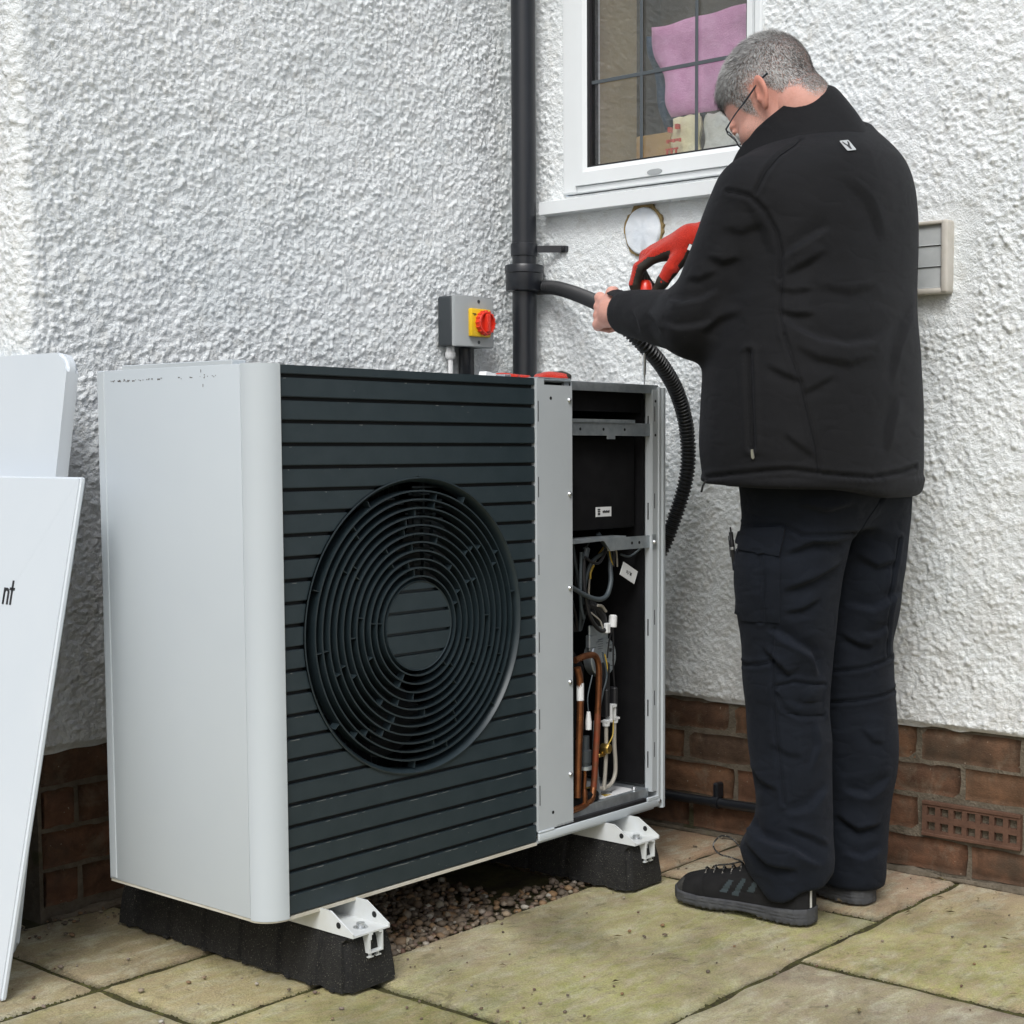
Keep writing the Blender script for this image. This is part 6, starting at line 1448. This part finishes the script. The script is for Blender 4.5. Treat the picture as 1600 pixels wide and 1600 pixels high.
def patch(name, T, quad, nu, nv, lift, mat_, parent, label=None, puff=.0, seed=0):
    """a piece of cloth sewn on: its outline drawn on the chart, its surface following the garment"""
    q = [np.array(x) for x in quad]; P = np.full((nu, nv, 3), np.nan); N = np.zeros((nu, nv, 3))
    for i in range(nu):
        for j in range(nv):
            s, t = i / (nu - 1), j / (nv - 1); uz_ = (q[0] * (1 - s) + q[1] * s) * (1 - t) + (q[3] * (1 - s) + q[2] * s) * t
            h, nn = cast(T, *uz_)
            if h is not None: P[i, j] = h; N[i, j] = nn
    for i in range(nu):
        for j in range(nv):
            if np.isnan(P[i, j, 0]): P[i, j] = P[max(i - 1, 0), j] if not np.isnan(P[max(i - 1, 0), j, 0]) else P[min(i + 1, nu - 1), j]; N[i, j] = N[max(i - 1, 0), j]
    for _ in range(2):
        Q = P.copy(); Q[1:-1] = .5 * P[1:-1] + .25 * (P[2:] + P[:-2]); Q[:, 1:-1] = .5 * Q[:, 1:-1] + .25 * (Q[:, 2:] + Q[:, :-2]); P = np.where(np.isnan(Q), P, Q)
    N /= np.linalg.norm(N, axis=2, keepdims=True) + 1e-9
    ss, tt_ = np.meshgrid(np.linspace(0, 1, nu), np.linspace(0, 1, nv), indexing='ij'); e = np.minimum(np.minimum(ss, 1 - ss), np.minimum(tt_, 1 - tt_))
    lf = lift + puff * np.clip(e / .2, 0, 1) ** .6 - .0012 * np.exp(-((e - .055) / .018) ** 2)
    A = P + N * lf[..., None]; A = A.reshape(-1, 3); A = A + N.reshape(-1, 3) * (.0014 * vnoise(A, 26, seed) + .0008 * vnoise(A, 60, seed + 1))[:, None]; C = (P - N * .004).reshape(-1, 3)
    idx = np.arange(nu * nv).reshape(nu, nv); F = np.stack([idx[:-1, :-1], idx[1:, :-1], idx[1:, 1:], idx[:-1, 1:]], -1).reshape(-1, 4)
    rim = np.concatenate([idx[:, 0], idx[-1, 1:], idx[-2::-1, -1], idx[0, -2:0:-1]]); k = len(rim)
    F2 = np.array([[rim[i], rim[(i + 1) % k], nu * nv + rim[(i + 1) % k], nu * nv + rim[i]] for i in range(k)])
    b = bmesh.new(); vs = [b.verts.new(x) for x in np.vstack([A, C])]
    for f_ in np.vstack([F, F2]): b.faces.new([vs[x] for x in f_])
    bb = B(); bb.bm.free(); bb.bm = b; return part(name, bb, mat_, parent, label, 50)
def seam(T, line, r, mat_, parent, lift=.0004, n=8):
    L = [np.array(x) for x in line]; pts = []
    for i in range(len(L) - 1):
        for k in range(n):
            h, nn = cast(T, *(L[i] + (L[i + 1] - L[i]) * k / n))
            if h is not None: pts.append(h + nn * lift)
    h, nn = cast(T, *L[-1])
    if h is not None: pts.append(h + nn * lift)
    runs = [[]]
    for p_ in pts:
        if runs[-1] and (p_ - runs[-1][-1]).length > .04: runs.append([])
        runs[-1].append(p_)
    b = B(); ok = False
    for q in runs:
        if len(q) > 2: b.tube(q, r, 6); ok = True
    if ok: part("seam", b, mat_, parent, None, 80)
    else: b.bm.free()
patch("cargo_pocket", TT, [(.797, .580), (.880, .584), (.879, .722), (.790, .722)], 20, 26, .0035, M["trouser"], trousers, "cargo pocket on the left thigh", .004, 3)
patch("pocket_flap", TT, [(.804, .719), (.879, .710), (.890, .765), (.812, .753)], 20, 12, .0085, M["trouser"], trousers, "flap of the cargo pocket", .0015, 7)
patch("knee_patch", TT, [(.884, .408), (.968, .404), (.970, .460), (.872, .460)], 18, 14, .0022, M["trouser"], trousers, "knee patch on the left leg", .0012, 9)
for L_ in (TS[0][0], TS[1][0], TS[5][0], TS[4][0], TS[7][0]): seam(TT, L_, .0011, M["trouser"], trousers)
for L_ in (TSR[0][0], TSR[1][0], TSR[2][0], TSR[3][0]): seam(TT, L_, .0011, M["trouser"], trousers)
seam(TT, [(.852, .708), (.854, .584)], .0009, M["trouser"], trousers, .0085)
for L_ in (JS[0][0], JS[2][0], JS[3][0], JS[6][0]): seam(TJ, L_, .0010, M["jacket"], jacket)
for dx in (-.0022, .0022): seam(TJ, [(.813 + dx, 1.088), (.816 + dx, 1.008), (.82 + dx, .913)], .0011, M["jacket"], jacket, .0002)
# right hand side pocket corner standing proud of the outline
b = B(); q = Vector((1.205, -.475, .60))
b.prism([(0, 0), (.012, .004), (.016, .10), (.004, .135)], q, Vector((.5, -.5, .0)), (0, 0, 1), Vector((.05, .06, 0)))
bmesh.ops.bevel(b.bm, geom=b.bm.edges[:], offset=.003, segments=2, affect='EDGES'); part("side_pocket", b, M["trouser"], trousers)
# flap of the pen pocket and the pen
p, u, v, nn = plaque(Vt, Ft, .792, .705, 0, 0, 0, .001)
b = B().prism([(-.012, .010), (.018, .012), (.018, -.004), (.012, -.018), (.004, -.026), (-.010, -.026)], p, u, v, nn * .003); bmesh.ops.bevel(b.bm, geom=b.bm.edges[:], offset=.001, segments=2, affect='EDGES')
part("pen_pocket_flap", b, M["trouser"], trousers)
pt = Vector(p) + Vector(u) * -.010 + Vector(nn) * .004; pe = empty("pen", pt, "black ballpoint pen clipped in the cargo pocket of the man's left leg", "pen")
axp = Vector((-.04, .10, 1)).normalized()
part("pen_body", B().lathe([(0, -.03), (.004, -.028), (.0044, .014), (.0048, .015), (.0048, .030), (.0040, .032), (.0040, .046), (.0018, .047), (.0018, .056), (0, .057)], pt, axp, 14), M["cable_black"], pe)
part("pen_ring", B().lathe([(.0050, .012), (.0051, .013), (.0051, .0165), (.0050, .0175)], pt, axp, 14), M["screw"], pe)
part("clip", B().box(-.001, .001, -.0062, -.0048, -.002, .040, .0004, M=Matrix.Translation(pt) @ axp.to_track_quat('Z', 'Y').to_matrix().to_4x4()), M["cable_black"], pe)

# ---- shoes
def shoe(hx, hy, yaw, L, label):
    """heel centre on the ground, direction of the toe, length; origin of the local frame at the heel, v along the foot"""
    c, s_ = math.cos(yaw), math.sin(yaw)
    def loc(P): d = P - np.array([hx, hy, 0]); return np.stack([d[:, 0] * c + d[:, 1] * s_, -d[:, 0] * s_ + d[:, 1] * c, d[:, 2]], -1)
    def wld(P): P = np.asarray(P, float); return np.stack([hx + P[..., 0] * c - P[..., 1] * s_, hy + P[..., 0] * s_ + P[..., 1] * c, P[..., 2]], -1)
    k = L / .325
    gs = Grid((-.075, -.03, -.002), (.075, L + .03, .15), .0030)
    vv = np.array([-.008, 0, .02, .06, .11, .16, .21, .25, .28, .305, .320, .328]) * k
    wo = np.interp(gs.Y, vv, np.array([.001, .022, .0355, .0390, .0375, .0410, .0490, .0510, .0475, .0370, .022, .001]))
    cx = np.interp(gs.Y, vv, np.array([0, 0, 0, 0, .002, .004, .004, .001, -.003, -.006, -.008, -.008]))
    hb = np.interp(gs.Y, np.array([0, .10, .125, .15, .22, .30, .33]) * k, [.0025, .003, .008, .009, .003, .007, .016]); ht = np.interp(gs.Y, np.array([0, .08, .16, .25, .30, .33]) * k, [.034, .031, .029, .027, .031, .038])
    base_ = np.abs(gs.X - cx) - wo
    sole = smax(smax(base_, gs.Z - ht, .005), hb - gs.Z, .004); sole = smax(sole, smax(gs.Y - .3265 * k, -.006 * k - gs.Y, .004), .006)
    gro = .0012 * np.sin(gs.Z * 900) * (gs.Z > .012) + .0007 * np.sign(np.sin(gs.Y * 420)) * (gs.Z < .010) * (base_ > -.006); sole = sole + gro
    Vs_, Fs_ = gs.mesh(sole, 1, .3)
    hu = np.interp(gs.Y, np.array([-.002, .01, .05, .10, .13, .16, .20, .24, .27, .30, .318, .324]) * k, [.095, .112, .112, .110, .104, .094, .078, .070, .066, .058, .042, .025])
    wu = np.interp(gs.Y, np.array([-.004, 0, .02, .06, .11, .16, .21, .25, .28, .305, .320, .325]) * k, [.001, .018, .0315, .0345, .0345, .0385, .0450, .0465, .0440, .0340, .019, .001])
    q = (np.abs((gs.X - cx) / np.maximum(wu, .001)) ** 2.6 + np.abs(np.maximum(gs.Z - .02, 0) / np.maximum(hu - .02, .004)) ** 2.4) ** (1 / 2.5)
    up_f = (q - 1) * np.minimum(np.maximum(wu, .004), .04); up_f = smax(up_f, .02 - gs.Z, .003); up_f = smax(up_f, smax(gs.Y - .3245 * k, -.003 - gs.Y, .003), .005)
    Vu, Fu = gs.mesh(up_f, 3, .5); Nu = vnormals(Vu, Fu)
    # stitched panel edges and a pulled in tongue
    e = Vu[:, 1] / k; ridge = lambda t, w: np.exp(-((t) / w) ** 2)
    side_ = np.abs(Vu[:, 0] - .002) / .04
    line1 = (Vu[:, 2] - (.048 + .55 * np.maximum(.11 - e, 0))); line2 = e - (.245 + .35 * (Vu[:, 2] - .05))
    Vu = Vu - Nu * (.0012 * ridge(line1, .0025) * (e < .2) + .0012 * ridge(line2, .0025))[:, None]
    Vu = Vu + Nu * (.0010 * vnoise(Vu, 30, 3))[:, None]
    sh = empty_child("shoe", label)
    up_o = put("shoe_upper", mesh_np("shoe_upper", wld(Vu), Fu), [M["shoe"], M["shoe_accent"], M["shoe_toe"], M["reflective"]], shoes_parent, label, 180)
    C = Vu[Fu].mean(1); ce = C[:, 1] / k; cz = C[:, 2]; mi = np.zeros(len(Fu), np.int32)
    sl = ce + .55 * (cz - .05)
    left = C[:, 0] < -.004
    for a, z0, z1 in ((.186, .041, .066), (.158, .038, .074), (.128, .050, .078)):
        mi[left & (np.abs(sl - a) < .0080 - .10 * (cz - z0)) & (cz > z0) & (cz < z1)] = 1
    mi[(ce > .292) & (cz < .062 - (.325 - ce) * .3)] = 2
    mi[(ce < .014) & (np.abs(C[:, 0] + .006) < .0030) & (cz > .036) & (cz < .105)] = 3
    up_o.data.polygons.foreach_set("material_index", mi)
    so = put("sole", mesh_np("sole", wld(Vs_), Fs_), M["sole"], up_o, None, 60)
    b = B(); g_ = random.Random(int(hx * 1000))
    for j in range(5):
        y = (.165 + .022 * j) * k; z = np.interp(y / k, [.13, .16, .20, .24, .27], [.106, .097, .081, .072, .068]); w0 = .018 + .001 * j
        P = [(-w0 - .002, y - .004, z - .012), (-w0 * .5, y, z - .001), (0, y + .006, z + .002), (w0 * .5, y + .010, z - .001), (w0 + .004, y + .012, z - .012)]
        b.tube([tuple(x) for x in wld(spline(P, 4))], .0020, 7)
    b.tube([tuple(x) for x in wld(spline([(-.004, .165 * k, .100), (-.016, .185 * k, .107), (-.020, .215 * k, .112), (-.010, .235 * k, .125), (0, .222 * k, .142), (0, .195 * k, .140), (.004, .170 * k, .118)], 6))], .0017, 7)
    b.tube([tuple(x) for x in wld(spline([(-.002, .165 * k, .100), (-.020, .19 * k, .094), (-.030, .215 * k, .090), (-.026, .225 * k, .083)], 6))], .0017, 7)
    part("lace", b, M["lace"], up_o, None, 80)
    return up_o
M["shoe"] = mat("black_nubuck", (.0065, .0065, .007), .85, 0, .25, (.011, .011, .0115), 40, bs_=800, bd=.0007)
M["shoe_accent"] = mat("teal_grey_panel", (.022, .034, .039), .7); M["shoe_toe"] = mat("scuffed_toe_guard", (.030, .030, .029), .8, 0, .3, (.055, .053, .048), 60)
M["reflective"] = mat("reflective_piping", (.55, .55, .53), .5); M["sole"] = mat("grey_rubber_sole", (.035, .037, .042), .75, 0, .4, (.062, .064, .067), 30, bs_=200, bd=.0006, speck=((.19, .15, .10), 30, .68))
M["lace"] = mat("black_and_grey_lace", (.012, .012, .012), .8, 0, .3, (.20, .19, .17), 260, 2, .55, .60)
shoes_parent = person
def empty_child(a, b_): return None
shoe(.916, -.484, math.radians(1.5), .306, "left work shoe, black with teal grey panels")
shoe(1.100, -.506, math.radians(-8), .306, "right work shoe")

# ---- the glove on the right hand
gg = Grid((.985, -.16, 1.19), (1.14, .11, 1.40), .0022)
f = hand(gg, RW, RK, RP1, RP2, RP3, RT, .0104, .0016, .042, .006, .0015)
wd = np.array(RW) - np.array(RE); wd /= np.linalg.norm(wd)
f = smin(f, cap_(gg, np.array(RW) - wd * .022, np.array(RW) + np.array((-.012, .022, -.010)), .0325, .0325), .014)
cut = -((gg.X - RW[0]) * wd[0] + (gg.Y - RW[1]) * wd[1] + (gg.Z - RW[2]) * wd[2]) - .012; f = smax(f, cut, .004)
Vg, Fg = gg.mesh(f, 2, .4); Ng = vnormals(Vg, Fg)
Vg = Vg + Ng * (.0008 * vnoise(Vg, 60, 2) + .0016 * vnoise(Vg, 22, 5))[:, None]
s_ = (Vg - np.array(RW)) @ wd; Vg = Vg + Ng * (.0022 * np.exp(-((s_ + .010) / .004) ** 2))[:, None]
C = Vg[Fg].mean(1); Nf_ = vnormals(Vg, Fg)[Fg].mean(1)
UC = C @ AX; mi = np.zeros(len(C), np.int32)
mi[(Nf_[:, 2] < -.25) & (C[:, 2] < 1.345)] = 1                       # coated palm underneath
near = np.full(len(C), 9.0); uc = np.zeros(len(C))
for k in range(4):
    ch = [np.array(q[k]) for q in (RK, RP1, RP2, RP3)]
    for a_, b_ in zip(ch, ch[1:]):
        t = np.clip(((C - a_) @ (b_ - a_)) / ((b_ - a_) @ (b_ - a_)), 0, 1); P_ = a_ + t[:, None] * (b_ - a_); r = np.linalg.norm(C - P_, axis=1); m = r < near; near[m] = r[m]; uc[m] = (UC - P_ @ AX)[m]
mi[(near < .016) & (uc > -.0045) & (C[:, 2] < 1.312)] = 1
th0, th3 = np.array(RT[1]), np.array(RT[3]); tt = (C - th0) @ (th3 - th0) / ((th3 - th0) @ (th3 - th0)); dth = np.linalg.norm(C - th0 - np.clip(tt, 0, 1)[:, None] * (th3 - th0), axis=1)
thumb = (dth < .019) & (dth < near); mi[thumb & (tt > .40)] = 1; mi[thumb & (tt <= .40) & (Nf_[:, 2] > -.5)] = 0
glv = put("glove", mesh_np("glove", Vg, Fg), [M["glove_red"], M["glove_dark"]], person, "red knitted glove with a dark rubber palm on the right hand", 180)
glv.data.polygons.foreach_set("material_index", mi)
# white woven label on the cuff
c = Vector(RW) + Vector((-.030, -.014, -.028)); u = Vector((.45, -.75, -.42)).normalized(); nn = Vector((-.72, -.55, -.05)); nn = (nn - u * nn.dot(u)).normalized(); v = nn.cross(u)
lb = part("cuff_label", B().prism([(-.017, -.006), (.017, -.006), (.017, .006), (-.017, .006)], c + nn * .006, u, v, nn * .001), M["label"], glv)
b = B()
for x0, pts in ((-.010, [(0, -.003), (0, .003), (.003, 0), (.006, .003), (.006, -.003)]), (.002, [(0, .003), (.007, .003)]), (.0055, [(0, .003), (0, -.003)])): stroke(b, [(x0 + a, z) for a, z in pts], .0006, c + nn * .0072, u, v, nn, .0003)
put("printed_mark", b.mesh(), M["ink"], lb)
